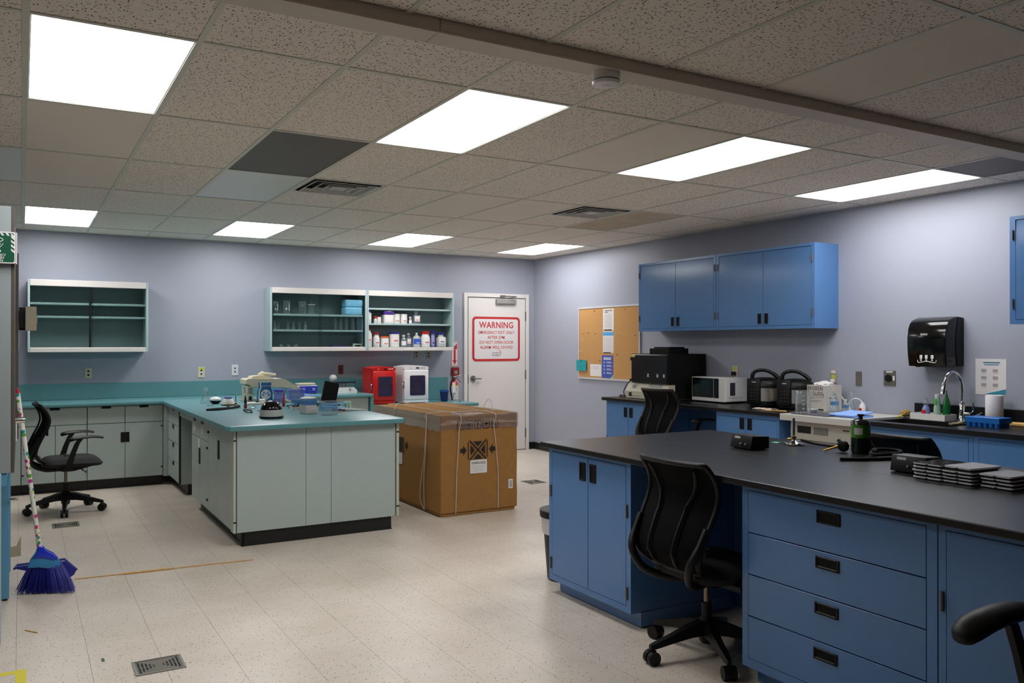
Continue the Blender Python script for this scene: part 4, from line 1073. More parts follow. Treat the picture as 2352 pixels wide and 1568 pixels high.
CH = [((.35,8.655,0), math.radians(4), 0, 0.80, 'black mesh office chair on casters beside the pale green drawers'),
      ((2.905,3.075,0), math.radians(1), -.02, .49, 'black mesh office chair pushed into the blue island knee space'),
      ((5.66,6.46,0), math.radians(2), .085, .6, 'black mesh office chair at the wall counter in front of the imaging cabinet'),
      ((4.50,3.00,0), math.radians(-3), .015, .1, 'black mesh office chair behind the island, only its back top showing'),
      ((2.468,1.05,0), math.radians(180), .09, 0, 'office chair at the lower right corner, only its armrest showing')]
kids0 = list(proto.children)
for k, (loc, rz, up, ba, lab) in enumerate(CH):
    if k == 0: t = proto; kids = kids0
    else:
        t = proto.copy(); C.objects.link(t); kids = []
        for ch in kids0:
            c = ch.copy(); C.objects.link(c); c.parent = t; c.location = (0,0,0); c.rotation_euler = (0,0,0); kids.append(c)
    t.location = loc; t.rotation_euler = (0,0,rz); t['label'] = lab; t['group'] = 'black mesh office chairs'
    for c in kids:
        st_ = c.name.split('.')[0]
        if st_ in UPPER: c.location.z = up
        if st_ in ('base_leg', 'caster', 'base_hub'): c.rotation_euler.z = ba

# the corner chair has thicker armrests
b = bmesh.new(); rings = []
for x, z, h_, hw in ((-.03,.672,.012,.026),(-.015,.672,.024,.040),(.04,.680,.026,.046),(.12,.682,.027,.047),(.20,.676,.030,.047),(.25,.666,.032,.044),(.285,.655,.027,.036),(.302,.648,.014,.022)):
    rings.append([b.verts.new((x, hw*math.cos(2*PI*k/14), z+h_*math.sin(2*PI*k/14))) for k in range(14)])
for i in range(len(rings)-1): bridge(b, rings[i], rings[i+1])
b.faces.new(list(reversed(rings[0]))); b.faces.new(rings[-1]); bmesh.ops.recalc_face_normals(b, faces=b.faces[:])
fat = None
for c in kids:
    if c.name.split('.')[0] == 'armrest':
        sgn = 1 if sum(v_.co.y for v_ in c.data.vertices) > 0 else -1
        if fat is None: c.data = bpy.data.meshes.new('armrest'); b.to_mesh(c.data); b.free(); c.data.materials.append(M['black']); fat = c.data; [setattr(p_, 'use_smooth', True) for p_ in fat.polygons]
        else: c.data = fat
        c.location.y = sgn*.282

# waste bin behind the island end
wb = thing('waste_bin', 'black waste bin with a white liner behind the island', 'bin', (3.06, 4.54, 0))
obj('body', lathe(bmesh.new(), [(.0,.0),(.115,.0),(.12,.01),(.150,.40),(.158,.40),(.158,.41),(.145,.41)], (3.06,4.54,0), 28), 'black', wb, smooth=True)
obj('liner', lathe(bmesh.new(), [(.150,.30),(.158,.335),(.156,.37),(.163,.405),(.163,.418),(.14,.418),(.13,.36)], (3.06,4.54,0), 28, caps=False), glassmat('liner_film', 'F0F0F0', .1, .5, .3, .55), wb, smooth=True)
obj('rim_lid', lathe(bmesh.new(), [(.160,.405),(.168,.408),(.170,.450),(.150,.455),(.10,.45)], (3.06,4.54,0), 28, caps=False), 'black', wb, smooth=True)
# =================================================================== ITEMS IN THE WALL CABINETS
def bottle(name, label, cat, x, y, z, r, h, body, cap, neck=.5, capr=None, caph=.18, labelmat=None, lz=(.15,.6), sq=False, group=None, lab2=None, seg=18):
    """body (lathe or square), screw cap, optional wrap label"""
    t = thing(name, label, cat, (x, y, z), group=group)
    hc = h*caph; hb = h-hc; nr = r*neck; capr = capr or nr*1.1
    if sq:
        b = B(-r, r, -r*.8, r*.8, 0, hb*.78, bev=r*.18, seg=2); cyl(b, (0,0,hb*.76), (0,0,hb), nr*1.2, nr, seg=14)
        obj('body', b, body, t, smooth=35, local=True)
    else:
        obj('body', lathe(bmesh.new(), [(0,0),(r*.93,0),(r,h*.02),(r,hb*.68),(r*.95,hb*.78),(nr,hb*.93),(nr,hb)] if neck < .9 else [(0,0),(r*.94,0),(r,h*.02),(r,hb*.97),(r*.97,hb)], seg=seg), body, t, smooth=True, local=True)
    if cap: obj('cap', lathe(bmesh.new(), [(capr,hb),(capr*1.02,hb+hc*.1),(capr,h-.002),(capr*.92,h),(0,h)], seg=seg), cap, t, smooth=True, local=True)
    if labelmat:
        l0, l1 = h*lz[0], h*lz[1]; rr = r*1.012
        if sq: b = B(-r*.72, r*.72, -r*.8-.0012, -r*.8-.0002, l0, l1)
        else:
            b = bmesh.new(); A = []; Bv = []
            for k in range(13):
                a = -PI/2-1.25+2.5*k/12; A.append(b.verts.new((rr*math.cos(a), rr*math.sin(a), l0))); Bv.append(b.verts.new((rr*math.cos(a), rr*math.sin(a), l1)))
            for k in range(12): b.faces.new((A[k],A[k+1],Bv[k+1],Bv[k]))
        lo = obj('label_wrap', b, labelmat, t, local=True)
        if lab2:
            zz = l0+(l1-l0)*.18; yy = -(r*.8+.0014 if sq else rr+.001)
            b = B(-r*.45, r*.45, yy-.0004, yy, zz, zz+(l1-l0)*.14); obj('print', b, lab2, lo, local=True)
    return t
MS, BS = 1.786, 1.482
GM, GB = 'chemicals on the middle cabinet shelf', 'chemicals on the bottom cabinet shelf'
wp = mat('white_label', 'E8E4E4', .7); hd = mat('natural_plastic', 'DAD8D4', .45)
grn = mat('milky_plastic', 'B8BBBA', .4)
bottle('reagent_bottle', 'slim white bottle with blue cap on the middle shelf', 'bottle', 3.835, 10.17, MS, .028, .175, hd, 'capblue', .55, .019, .16, wp, (.3,.75), group=GM)
bottle('reagent_bottle', 'tiny white bottle with red cap on the middle shelf', 'bottle', 3.915, 10.16, MS, .021, .09, hd, 'red', .75, .018, .3, group=GM)
bottle('reagent_jar', 'tiny plain white jar beside the purple-lidded tub', 'jar', 3.968, 10.17, MS, .028, .082, hd, 'white', 1, .028, .12, wp, (.2,.6), lab2='orange', group=GM)
t = thing('purple_lid_tub', 'square white tub with purple lid and crumpled tissue on top', 'tub', (4.085, 10.17, MS), group=GM)
obj('tub', B(-.066,.066,-.055,.055,0,.115,bev=.006,seg=2), hd, t, local=True); obj('lid', B(-.07,.07,-.06,.06,.115,.155,bev=.006,seg=2), 'purple', t, local=True); obj('label_wrap', B(-.05,.05,-.0565,-.0552,.02,.10), wp, t, local=True)
obj('tissue', lathe(bmesh.new(), [(.05,.155),(.045,.166),(.02,.172),(.0,.178)], (.01,0,0), 9), 'paper', t, local=True)
for k, x in enumerate((4.208, 4.309)):
    bottle('reagent_jar', ('left' if k == 0 else 'right')+' of two plain white tubs with orange print on the middle shelf', 'jar', x, 10.17, MS, .046, .125, hd, 'white', 1, .0465, .1, wp, (.2,.65), lab2='orange', group=GM)
bottle('reagent_bottle', 'tiny clear bottle with white cap on the middle shelf', 'bottle', 4.398, 10.16, MS, .021, .092, 'clear', 'white', .6, .014, .22, wp, (.05,.5), group=GM)
bottle('media_bottle', 'square clear media bottle with orange and white label', 'bottle', 4.485, 10.17, MS, .050, .172, 'clear', grn, .42, .024, .17, wp, (.18,.6), sq=True, lab2='orange', group=GM)
bottle('reagent_bottle', 'tall white bottle with dark red cap at the left of the bottom shelf', 'bottle', 3.838, 10.18, BS, .036, .25, hd, 'dkred', .42, .018, .13, wp, (.3,.6), lab2='red_ink', group=GB)
bottle('reagent_bottle', 'white bottle with wide dark red cap on the bottom shelf', 'bottle', 3.928, 10.16, BS, .042, .193, hd, 'dkred', .7, .034, .17, wp, (.2,.6), lab2='red_ink', group=GB)
bottle('reagent_jar', 'white jar with orange lid on the bottom shelf', 'jar', 4.043, 10.17, BS, .055, .138, hd, 'orange', 1, .058, .13, wp, (.2,.72), lab2='orange', group=GB)
bottle('reagent_jar', 'large white jar with blue lid on the bottom shelf', 'jar', 4.178, 10.17, BS, .064, .195, hd, 'navy', 1, .068, .12, wp, (.3,.8), lab2='orange', group=GB)
bottle('clear_bottle', 'clear bottle with plain white label on the bottom shelf', 'bottle', 4.30, 10.15, BS, .034, .158, 'clear', grn, .5, .019, .16, wp, (.15,.5), group=GB)
bottle('clear_bottle', 'clear square bottle with orange-edged label on the bottom shelf', 'bottle', 4.385, 10.19, BS, .034, .18, 'clear', grn, .5, .016, .1, wp, (.25,.6), sq=True, lab2='orange', group=GB)
bottle('clear_bottle', 'milky bottle with blue label on the bottom shelf', 'bottle', 4.492, 10.17, BS, .050, .186, grn, 'white', .3, .014, .1, mat('blue_label', '2F58C4', .5), (.2,.58), lab2=wp, group=GB)
bottle('reagent_jar', 'big white bottle with wide red cap on the bottom shelf', 'jar', 4.618, 10.17, BS, .062, .205, hd, 'red', .72, .05, .16, wp, (.2,.6), lab2='red_ink', group=GB)
bottle('spray_tube', 'slim purple-printed tube with navy cap on the bottom shelf', 'tube', 4.722, 10.16, BS, .026, .218, mat('lilac_tube', '6E68A8', .45), 'navy', 1, .026, .22, mat('lilac_label', '9C96CC', .5), (.1,.7), lab2='navy', group=GB)
bottle('square_bottle', 'square grey bottle with navy cap and white label', 'bottle', 4.845, 10.17, BS, .060, .196, grn, 'navy', .6, .046, .16, wp, (.25,.68), sq=True, lab2='navy', group=GB)
# glassware behind the sliding glass
GS = 1.8865; G2 = 1.6965; G3 = 1.481
def beaker(x, y, z, r, h, label, mark=False, grp='glass beakers on the top shelf', spout=True):
    t = thing('beaker', label, 'beaker', (x,y,z), group=grp)
    th = .0018
    obj('wall', lathe(bmesh.new(), [(0,0),(r*.95,0),(r,.006),(r,h-.006),(r*1.06,h),(r*1.05-th,h),(r-th,h-.008),(r-th,.006),(0,.004)], seg=20, caps=False), 'ware', t, smooth=True, local=True)
    obj('graduations', B(r*.3, r*.3+.008, -r-.0006, -r+.004, h*.25, h*.8), 'paper', t, local=True) if mark else None
    if mark: obj('marking_spot', B(-r*.45,-r*.1,-r-.0008,-r*.88,h*.3,h*.45), 'paper', t, local=True)
    return t
beaker(2.655, 10.2, GS, .036, .15, 'leftmost glass beaker on the top shelf', True)
beaker(2.785, 10.2, GS, .052, .165, 'large glass beaker with a white marking spot', True)
beaker(2.975, 10.2, GS, .052, .16, 'large glass beaker next to the filter flask')
t = thing('filter_flask', 'glass jar with a white collar and tall stem on the top shelf', 'flask', (3.094, 10.2, GS))
obj('jar', lathe(bmesh.new(), [(0,0),(.04,0),(.042,.006),(.042,.11),(.03,.12)], seg=18, caps=False), 'ware', t, smooth=True, local=True); obj('collar', lathe(bmesh.new(), [(.046,.118),(.046,.126),(0,.126)], seg=18), 'paper', t, local=True); obj('stem', lathe(bmesh.new(), [(.008,.126),(.008,.22),(.014,.25)], seg=12, caps=False), 'ware', t, smooth=True, local=True)
for k, (z, lab) in enumerate(((GS, 'lower blue folded cloth pack in the glass cabinet'), (GS+.100, 'upper blue folded cloth pack in the glass cabinet'))):
    t = thing('cloth_pack', lab, 'cloth pack', (3.61+.004*k, 10.19, z), group='blue cloth packs')
    b = B(-.115,.115,-.085,.085,0,.098-.006*k,bev=.018,seg=3)
    obj('wrap', b, 'cloth_blue', t, smooth=60, local=True)
    for q in (.035, .065): obj('fold', B(-.112,.112,-.0862,-.0845,q,q+.002), mat('cloth_fold', '4FA3D8', .9), t, local=True)
FL = (2.636,2.692,2.802,2.875,2.942,3.02)
for k, x in enumerate(FL):
    s_ = (1.1,.85,.9,.95,.9,1.0)[k]
    t = thing('erlenmeyer_flask', ['first','second','third','fourth','fifth','sixth'][k]+' small glass flask from the left on the middle shelf', 'flask', (x, 10.19+.02*(k%2), G2), group='small conical flasks')
    obj('wall', lathe(bmesh.new(), [(0,0),(.027*s_,0),(.029*s_,.004),(.009*s_,.075*s_),(.009*s_,.098*s_),(.012*s_,.102*s_)], seg=16, caps=False), 'ware', t, smooth=True, local=True)
for k, (x, r) in enumerate(((3.40,.017),(3.47,.020),(3.545,.022),(3.63,.026),(3.695,.02))):
    t = thing('graduated_cylinder', ['first','second','third','fourth','fifth'][k]+' glass measuring cylinder from the left on the middle shelf', 'cylinder', (x, 10.2, G2), group='measuring cylinders')
    obj('tube', lathe(bmesh.new(), [(r,.008),(r,.148),(r*1.15,.152)], seg=16, caps=False), 'ware', t, smooth=True, local=True); obj('foot', lathe(bmesh.new(), [(0,0),(r*1.5,0),(r*1.5,.006),(r,.009)], seg=8), 'ware', t, local=True)
for k, x in enumerate((2.72, 2.81, 2.90)):
    beaker(x, 10.2, G3, .022, .035, ['left','middle','right'][k]+' small glass dish on the bottom shelf', grp='small dishes on the bottom shelf')
t = thing('card_box', 'small pale green card frame on the bottom shelf of the glass cabinet', 'box', (3.675, 10.17, G3)); obj('frame', B(-.058,.058,-.02,.02,0,.046,bev=.003), mat('pale_green_card', 'B9CDB9', .6), t, local=True); obj('opening', B(-.036,.036,-.0212,-.0198,.008,.028), 'gap', t, local=True)
solo('purple_folder', B(3.34,3.54,10.13,10.28,G3,G3+.02,bev=.003), 'purple', 'flat purple folder on the bottom shelf of the glass cabinet', 'folder')

# =================================================================== INCUBATORS, CUP, EXTINGUISHER ON THE LOW COUNTER
def incubator(x0, x1, y0, y1, z, h, m, label, knobm, scrn):
    t = thing('incubator', label, 'incubator', ((x0+x1)/2, (y0+y1)/2, z), group='small bench incubators')
    xc, w2 = (x0+x1)/2, (x1-x0)/2
    # housing with slightly domed top
    n = 10; top = [(x0+(x1-x0)*k/n, z+h-.018+.018*math.sin(PI*k/n)) for k in range(n+1)]
    b = prism(bmesh.new(), [(x0,z+.015)]+[(x1,z+.015)]+list(reversed(top)), 'y', y0+.06, y1)
    obj('housing', b, m, t, smooth=30)
    b = prism(bmesh.new(), [(x0,z+h*.895)]+[(x1,z+h*.895)]+list(reversed(top)), 'y', y0+.012, y0+.06); obj('control_head', b, m, t, smooth=30)
    d = obj('door', B(x0+.002, x1-.002, y0, y0+.058, z+.05, z+h*.885, bev=.012, seg=3), m, t, smooth=40)
    obj('window', prism(bmesh.new(), rrect(xc-w2*.56, xc+w2*.70, z+.105, z+h*.74, .018), 'y', y0-.003, y0+.002), 'window', d)
    b = bmesh.new(); tube(b, smooth_path([(x0-.004,y0+.03,z+h*.56),(x0-.012,y0+.02,z+h*.50),(x0-.004,y0+.03,z+h*.42)], 4), .006, 6); obj('handle', b, 'chrome', d, smooth=True)
    obj('handle_recess', B(x0-.002, x0+.004, y0+.015, y0+.045, z+h*.40, z+h*.58), 'black', d)
    obj('plinth', B(x0+.003, x1-.003, y0+.004, y1, z+.015, z+.048, bev=.004), m, t)
    yf = y0+.011
    obj('display', B(xc-.005,xc+.038,yf-.002,yf+.001,z+h*.918,z+h*.95), scrn, t)
    for dx in (-.075,): obj('lamp', cyl(bmesh.new(), (xc+dx,yf+.001,z+h*.935),(xc+dx,yf-.003,z+h*.935),.007,seg=8), knobm, t)
    for dx in (.065,.088,.111): obj('button', cyl(bmesh.new(), (xc+dx,yf+.001,z+h*.935),(xc+dx,yf-.003,z+h*.935),.0075,seg=8), knobm, t)
    for a in (x0+.03, x1-.03):
        for b_ in (y0+.04, y1-.03): obj('foot', cyl(bmesh.new(), (a,b_,z), (a,b_,z+.016), .012, seg=10), 'black', t)
incubator(3.745, 4.05, 9.80, 10.17, .765, .475, 'red', 'red bench incubator with a dark window', 'white', 'black')
incubator(4.165, 4.50, 9.80, 10.17, .765, .485, 'white_gloss', 'white bench incubator with a dark window', 'grey_pl', 'black')
t = thing('blue_cup', 'dark blue tumbler on the low teal counter', 'cup', (4.815, 10.0, .765)); obj('cup', lathe(bmesh.new(), [(0,0),(.042,0),(.044,.005),(.062,.148),(.058,.148),(.04,.01),(0,.008)], seg=24, caps=False), mat('cobalt_plastic', '15235E', .3), t, smooth=True, local=True); obj('rim', lathe(bmesh.new(), [(.0585,.130),(.0632,.133),(.0636,.149),(.058,.1495)], seg=24, caps=False), mat('cobalt_rim', '2C52B4', .4), t, smooth=True, local=True)
fe = thing('fire_extinguisher', 'fire extinguisher with a white dotted sleeve beside the door', 'fire extinguisher', (5.06, 10.22, .765))
obj('cylinder', lathe(bmesh.new(), [(0,0),(.052,0),(.055,.01),(.055,.20),(.05,.225),(.03,.25),(.018,.265),(.018,.29)], (.01,0,0), 22), 'red', fe, smooth=True, local=True)
obj('sleeve', lathe(bmesh.new(), [(.0565,.006),(.0565,.185)], (.01,0,0), 22, caps=False), mat('dotted_label', 'DAD7D2', .6), fe, smooth=True, local=True)
b = bmesh.new(); rnd = random.Random(9)
for k in range(26):
    a = rnd.uniform(-2.9,-.2); z = rnd.uniform(.02,.17); cyl(b, (.01+.056*math.cos(a),.056*math.sin(a),z), (.01+.0578*math.cos(a),.0578*math.sin(a),z), .005, seg=6)
o = obj('sleeve_dots', b, 'ink', fe, local=True); o['kind'] = 'stuff'
obj('collar_band', lathe(bmesh.new(), [(.0558,.19),(.0558,.202)], (.01,0,0), 22, caps=False), 'yellow', fe, local=True)
obj('valve', lathe(bmesh.new(), [(.02,.265),(.022,.30),(.012,.32),(0,.325)], (.0,0,0), 14), 'black', fe, smooth=True, local=True)
b = bmesh.new(); tube(b, [(-.01,-.01,.31),(.05,-.03,.325),(.09,-.04,.335)], .006, 6); obj('lever', b, 'lgrey', fe, local=True)
b = bmesh.new(); tube(b, [(.0,-.01,.30),(.05,-.03,.285),(.085,-.04,.235)], .006, 6); obj('grip', b, 'dkred', fe, local=True)
b = tube(bmesh.new(), smooth_path([(-.01,-.03,.30),(-.055,-.05,.26),(-.075,-.055,.17),(-.062,-.055,.07),(-.045,-.05,.012)], 5), .010, 8); obj('hose', b, 'black', fe, smooth=True, local=True)
obj('tag', B(-.05,-.004,-.066,-.064,.10,.24), 'paper', fe, local=True)
obj('gauge', cyl(bmesh.new(), (-.012,-.018,.29),(-.012,-.034,.29),.014,seg=14), 'chrome', fe, smooth=True, local=True)
solo('keys_on_counter', prism(bmesh.new(), rrect(4.97,5.0,9.86,9.90,.012), 'z', .7655, .772), 'brass', 'small brass key tag on the low teal counter', 'key')
# =================================================================== PENINSULA BENCH ITEMS (top z = .915)
TZ = .9155
mc = thing('microcentrifuge', 'microcentrifuge with white base and shiny black dome lid', 'centrifuge', (1.775, 6.95, TZ))
obj('base', lathe(bmesh.new(), [(.0,.008),(.092,.008),(.096,.016),(.088,.066),(.088,.070),(0,.070)], seg=32), 'lgrey', mc, smooth=True, local=True)
obj('base_ring', lathe(bmesh.new(), [(.0,.004),(.094,.004),(.098,.010),(.097,.017)], seg=32, caps=False), 'black', mc, smooth=True, local=True)
obj('dome_lid', lathe(bmesh.new(), [(.086,.068),(.086,.078),(.078,.100),(.06,.125),(.035,.140),(0,.145)], seg=32), 'black_gloss', mc, smooth=True, local=True)
for k in range(3): obj('indicator', cyl(bmesh.new(), (-.02+.02*k,-.086,.069),(-.02+.02*k,-.091,.069),.003,seg=6), 'white', mc, local=True)
for a in range(4): obj('foot', cyl(bmesh.new(), (.07*math.cos(a*PI/2+.78),.07*math.sin(a*PI/2+.78),0),(.07*math.cos(a*PI/2+.78),.07*math.sin(a*PI/2+.78),.009),.012,seg=10), 'black', mc, local=True)
t = thing('pipette_tip_box', 'white pipette tip box with translucent blue lid', 'tip box', (2.17, 7.25, TZ), math.radians(12))
obj('tray', B(-.055,.055,-.06,.06,0,.075,bev=.004), 'lgrey', t, local=True); obj('lid', B(-.058,.058,-.063,.063,.076,.122,bev=.006), 'clear_blue', t, local=True); obj('tip_plate', B(-.05,.05,-.055,.055,.076,.079), 'capblue', t, local=True)
t = thing('clear_tip_box', 'clear plastic box with a blue tip rack inside', 'tip box', (2.27, 7.0, TZ), math.radians(6))
obj('shell', B(-.068,.068,-.05,.05,0,.122,bev=.004), 'clear', t, local=True); obj('rack', B(-.06,.06,-.044,.044,.06,.075), mat('rack_blue', '4BA2D8', .4), t, local=True)
def pipette(x, y, ang, label, plunger):
    t = thing('pipette', label, 'pipette', (x, y, TZ), ang)
    b = bmesh.new(); tube(b, [(0,0,.014),(.03,0,.015),(.09,0,.014),(.12,0,.011),(.20,0,.007),(.235,0,.004)], [.010,.015,.013,.009,.006,.003], 10); obj('barrel', b, 'lgrey', t, smooth=True, local=True)
    b = bmesh.new(); cyl(b, (-.035,0,.014),(0,0,.014),.007,seg=10); cyl(b, (-.045,0,.014),(-.035,0,.014),.0135,seg=12); obj('plunger', b, plunger, t, smooth=True, local=True)
    obj('finger_hook', B(.0,.03,-.022,-.012,.008,.02,bev=.003), plunger, t, local=True)
pipette(2.49, 7.30, math.radians(-6), 'white pipette with navy plunger, front of the two lying on the bench', 'navy')
pipette(2.475, 7.36, math.radians(4), 'white pipette with dark plunger, rear of the two lying on the bench', 'black')
solo('yellow_pipette_tip', cyl(bmesh.new(), (2.42,7.17,TZ+.005),(2.50,7.19,TZ+.003),.005,.0015,seg=8), mat('amber_plastic','D9A42E',.4), 'yellow pipette tip lying beside the pipettes', 'pipette tip')
t = thing('tube_rack', 'light blue tube rack with pale end posts', 'tube rack', (2.52, 7.52, TZ), math.radians(6))
for z in (.012, .05): obj('shelf', B(-.14,.10,-.03,.03,z,z+.008), mat('cyan_rack','57B4DC',.4), t, local=True)
for x in (.09, .125): obj('post', B(x-.006,x+.006,-.03,.03,0,.075), mat('pale_green_post','C3DCC4',.5), t, local=True)
obj('post', B(-.146,-.136,-.03,.03,0,.062), 'cyan_rack_post' if 0 else mat('cyan_rack','57B4DC',.4), t, local=True)
solo('black_marker', cyl(bmesh.new(), (2.38,7.52,TZ+.042),(2.50,7.50,TZ+.042),.007,seg=8), 'navy', 'dark blue marker pen lying across the light blue tube rack', 'marker', smooth=True)
# black tablet stand / monitor
t = thing('tablet_stand', 'black padded screen leaning back behind the clear boxes', 'screen', (2.62, 8.05, TZ), math.radians(-4))
b = B(-.075,.075,-.011,.011,0,.21,bev=.008,seg=2); xform(b, Ry(math.radians(14))); xform(b, Rx(math.radians(-12)), (-.01,0,.028)); obj('screen', b, 'black_matte', t, smooth=30, local=True)
b = B(-.09,.10,-.05,.09,0,.026,bev=.006); obj('foot', b, mat('dark_navy','14182E',.5), t, local=True)
b = bmesh.new(); cyl(b, (.03,.07,.02),(.02,.025,.12),.008,seg=8); obj('strut', b, 'black', t, local=True)
t = thing('grey_dish_lid', 'flat grey round lid on a clear blue box', 'lid', (2.50, 8.35, TZ+.056)); obj('lid', lathe(bmesh.new(), [(0,0),(.075,0),(.082,.006),(.06,.016),(.015,.018),(.012,.026),(0,.027)], seg=24), 'lgrey', t, smooth=True, local=True)
t = thing('clear_blue_tray', 'clear blue plastic tray under the grey lid', 'tray', (2.47, 8.33, TZ), math.radians(-5)); obj('tray', B(-.13,.10,-.07,.07,0,.055,bev=.004), 'clear_blue', t, local=True); obj('rim', B(-.134,.104,-.074,.074,.050,.0555), 'clear', t, local=True)
# small instruments further back
t = thing('conical_flask', 'clear conical flask standing on the back of the teal worktop', 'flask', (1.63, 9.02, TZ)); obj('wall', lathe(bmesh.new(), [(0,0),(.05,0),(.052,.005),(.019,.11),(.019,.15),(.023,.155)], seg=20, caps=False), 'ware', t, smooth=True, local=True); obj('marking_spot', B(.0,.02,-.022,-.0195,.125,.14), 'paper', t, local=True); obj('graduations', B(.028,.045,-.045,-.032,.055,.065), 'paper', t, local=True)
t = thing('white_mini_spinner', 'rounded white mini spinner with dark underside', 'spinner', (1.70, 8.86, TZ)); b = bmesh.new(); bmesh.ops.create_uvsphere(b, u_segments=20, v_segments=12, radius=1); bmesh.ops.scale(b, vec=(.058,.05,.032), verts=b.verts[:]); xform(b, None, (0,0,.042)); obj('shell', b, 'white_gloss', t, smooth=True, local=True)
obj('underside', lathe(bmesh.new(), [(0,.004),(.035,.004),(.052,.024),(.057,.036)], seg=20, caps=False, sy=.86), 'black', t, smooth=True, local=True); obj('foot', cyl(bmesh.new(), (0,0,0),(0,0,.006),.03,seg=14), 'black', t, local=True)
solo('petri_dish_lid', lathe(bmesh.new(), [(0,0),(.035,0),(.036,.008),(0,.010)], (1.60,8.62,TZ), 18), 'clear', 'clear dish lid in front of the mini spinner', 'dish')
t = thing('vortex_mixer', 'small white vortex mixer with purple cup', 'mixer', (1.77, 8.60, TZ)); obj('base', lathe(bmesh.new(), [(0,.004),(.062,.004),(.062,.014),(.045,.062),(.040,.066),(0,.066)], seg=20, sy=.9), 'white', t, smooth=True, local=True); obj('mat_ring', lathe(bmesh.new(), [(0,0),(.065,0),(.065,.010)], seg=20, caps=False), 'black', t, local=True); obj('cup', lathe(bmesh.new(), [(.036,.066),(.038,.080),(.030,.085),(.0,.078)], seg=20), mat('violet_rubber','5F5CA0',.6), t, smooth=True, local=True)
def burner(name, label, x, y, z, h):
    t = thing(name, label, 'burner', (x,y,z))
    obj('foot', lathe(bmesh.new(), [(0,0),(.042,0),(.043,.004),(.03,.008),(.012,.018),(.010,.025)], seg=20), 'chrome', t, smooth=True, local=True)
    obj('barrel', lathe(bmesh.new(), [(.010,.02),(.012,.03),(.012,.045),(.0075,.05),(.0075,h),(.009,h+.002),(.006,h+.002)], seg=14), 'chrome', t, smooth=True, local=True)
    obj('collar', lathe(bmesh.new(), [(.0135,.03),(.0135,.045)], seg=14), 'brass', t, local=True)
    obj('needle_valve', cyl(bmesh.new(), (-.012,0,.03),(-.045,.01,.03),.005,seg=8), 'brass', t, smooth=True, local=True)
    return t
t = burner('gas_burner', 'steel gas burner standing on the teal peninsula', 1.78, 8.30, TZ, .135)
b = tube(bmesh.new(), smooth_path([(.02,-.02,.02),(-.05,-.18,.012),(-.22,-.31,.008),(-.32,-.30,.008),(-.24,-.22,.008),(-.06,-.16,.010),(.02,-.08,.012)], 6), .0085, 8); solo('rubber_gas_hose', xform(b, None, (1.78,8.30,TZ)), 'black_matte', 'black rubber hose looped on the teal peninsula', 'hose', smooth=True)
solo('brass_fittings', lathe(bmesh.new(), [(0,0),(.012,0),(.012,.012),(.016,.012),(.016,.022),(.009,.022),(.009,.045),(0,.045)], (1.68,8.16,TZ), 12), 'brass', 'brass hose fitting standing by the gas burner', 'fitting', smooth=True)
def probe(x, y, c1, c2, label):
    t = thing('test_lead', label, 'test lead', (x,y,TZ), group='test leads with alligator clips')
    obj('clip', lathe(bmesh.new(), [(.014,0),(.016,.02),(.010,.05)], seg=10), c2, t, smooth=True, local=True); obj('grip', lathe(bmesh.new(), [(.0145,.05),(.012,.075),(.004,.12),(0,.125)], seg=10), c1, t, smooth=True, local=True)
    return t
t = probe(1.83, 8.12, 'black', 'dkred', 'black-tipped test lead standing on the teal bench')
obj('wire', tube(bmesh.new(), smooth_path([(0,0,.12),(.06,.1,.14),(.16,.25,.09),(.22,.30,.02)], 6), .002, 5), 'black', t, smooth=True, local=True)
t = probe(2.20, 8.15, 'red_ink', 'dkred', 'red-tipped test lead behind the black dome centrifuge')
obj('wire', tube(bmesh.new(), smooth_path([(0,0,.12),(-.04,.02,.15),(-.07,.03,.10),(-.06,.03,.02)], 6), .0022, 5), 'dkred', t, smooth=True, local=True)
rnd = random.Random(21)
def tangle(x, y, r, n, m_, label, rad=.003):
    pts = [(x+r*rnd.uniform(-1,1), y+r*rnd.uniform(-1,1)*1.2, TZ+rad+rnd.uniform(0,.035)) for k in range(n)]
    pts[0] = (pts[0][0], pts[0][1], TZ+rad); pts[-1] = (pts[-1][0], pts[-1][1], TZ+rad)
    b = tube(bmesh.new(), smooth_path(pts, 5), rad, 5)
    for v_ in b.verts: v_.co.z = max(v_.co.z, TZ)
    return solo('loose_cable', b, m_, label, 'cable', smooth=True)
tangle(2.24, 7.86, .09, 12, 'black', 'black cable bundle behind the centrifuge', .005)
tangle(2.17, 7.62, .07, 12, 'lgrey', 'white wire tangle right of the centrifuge', .0022)
tangle(1.87, 7.72, .05, 8, 'dkred', 'red wire tangle left of the centrifuge', .0025)
tangle(1.72, 7.55, .045, 8, 'black', 'black wire tangle left of the centrifuge', .003)
tangle(1.95, 7.50, .07, 9, 'black', 'black mains lead beside the centrifuge', .004)
tangle(1.86, 7.98, .04, 9, 'chrome', 'silver clip leads by the gas burner', .0022)
solo('wooden_splint', B(1.95,2.1,7.80,7.812,TZ,TZ+.003), 'wood', 'thin wooden splint on the bench beside the centrifuge', 'splint')
t = thing('white_power_supply', 'low white instrument tray with a raised knob', 'instrument', (2.08, 8.58, TZ), math.radians(-4)); obj('tray', B(-.13,.14,-.06,.06,.0,.022,bev=.004), 'white', t, local=True); obj('knob_block', B(-.01,.05,-.03,.03,.022,.052,bev=.010,seg=2), 'white', t, smooth=40, local=True); obj('cord_block', B(-.045,-.015,-.02,.02,.022,.034), 'black', t, local=True); obj('cord_block', B(.055,.11,-.02,.02,.022,.034), 'black', t, local=True)
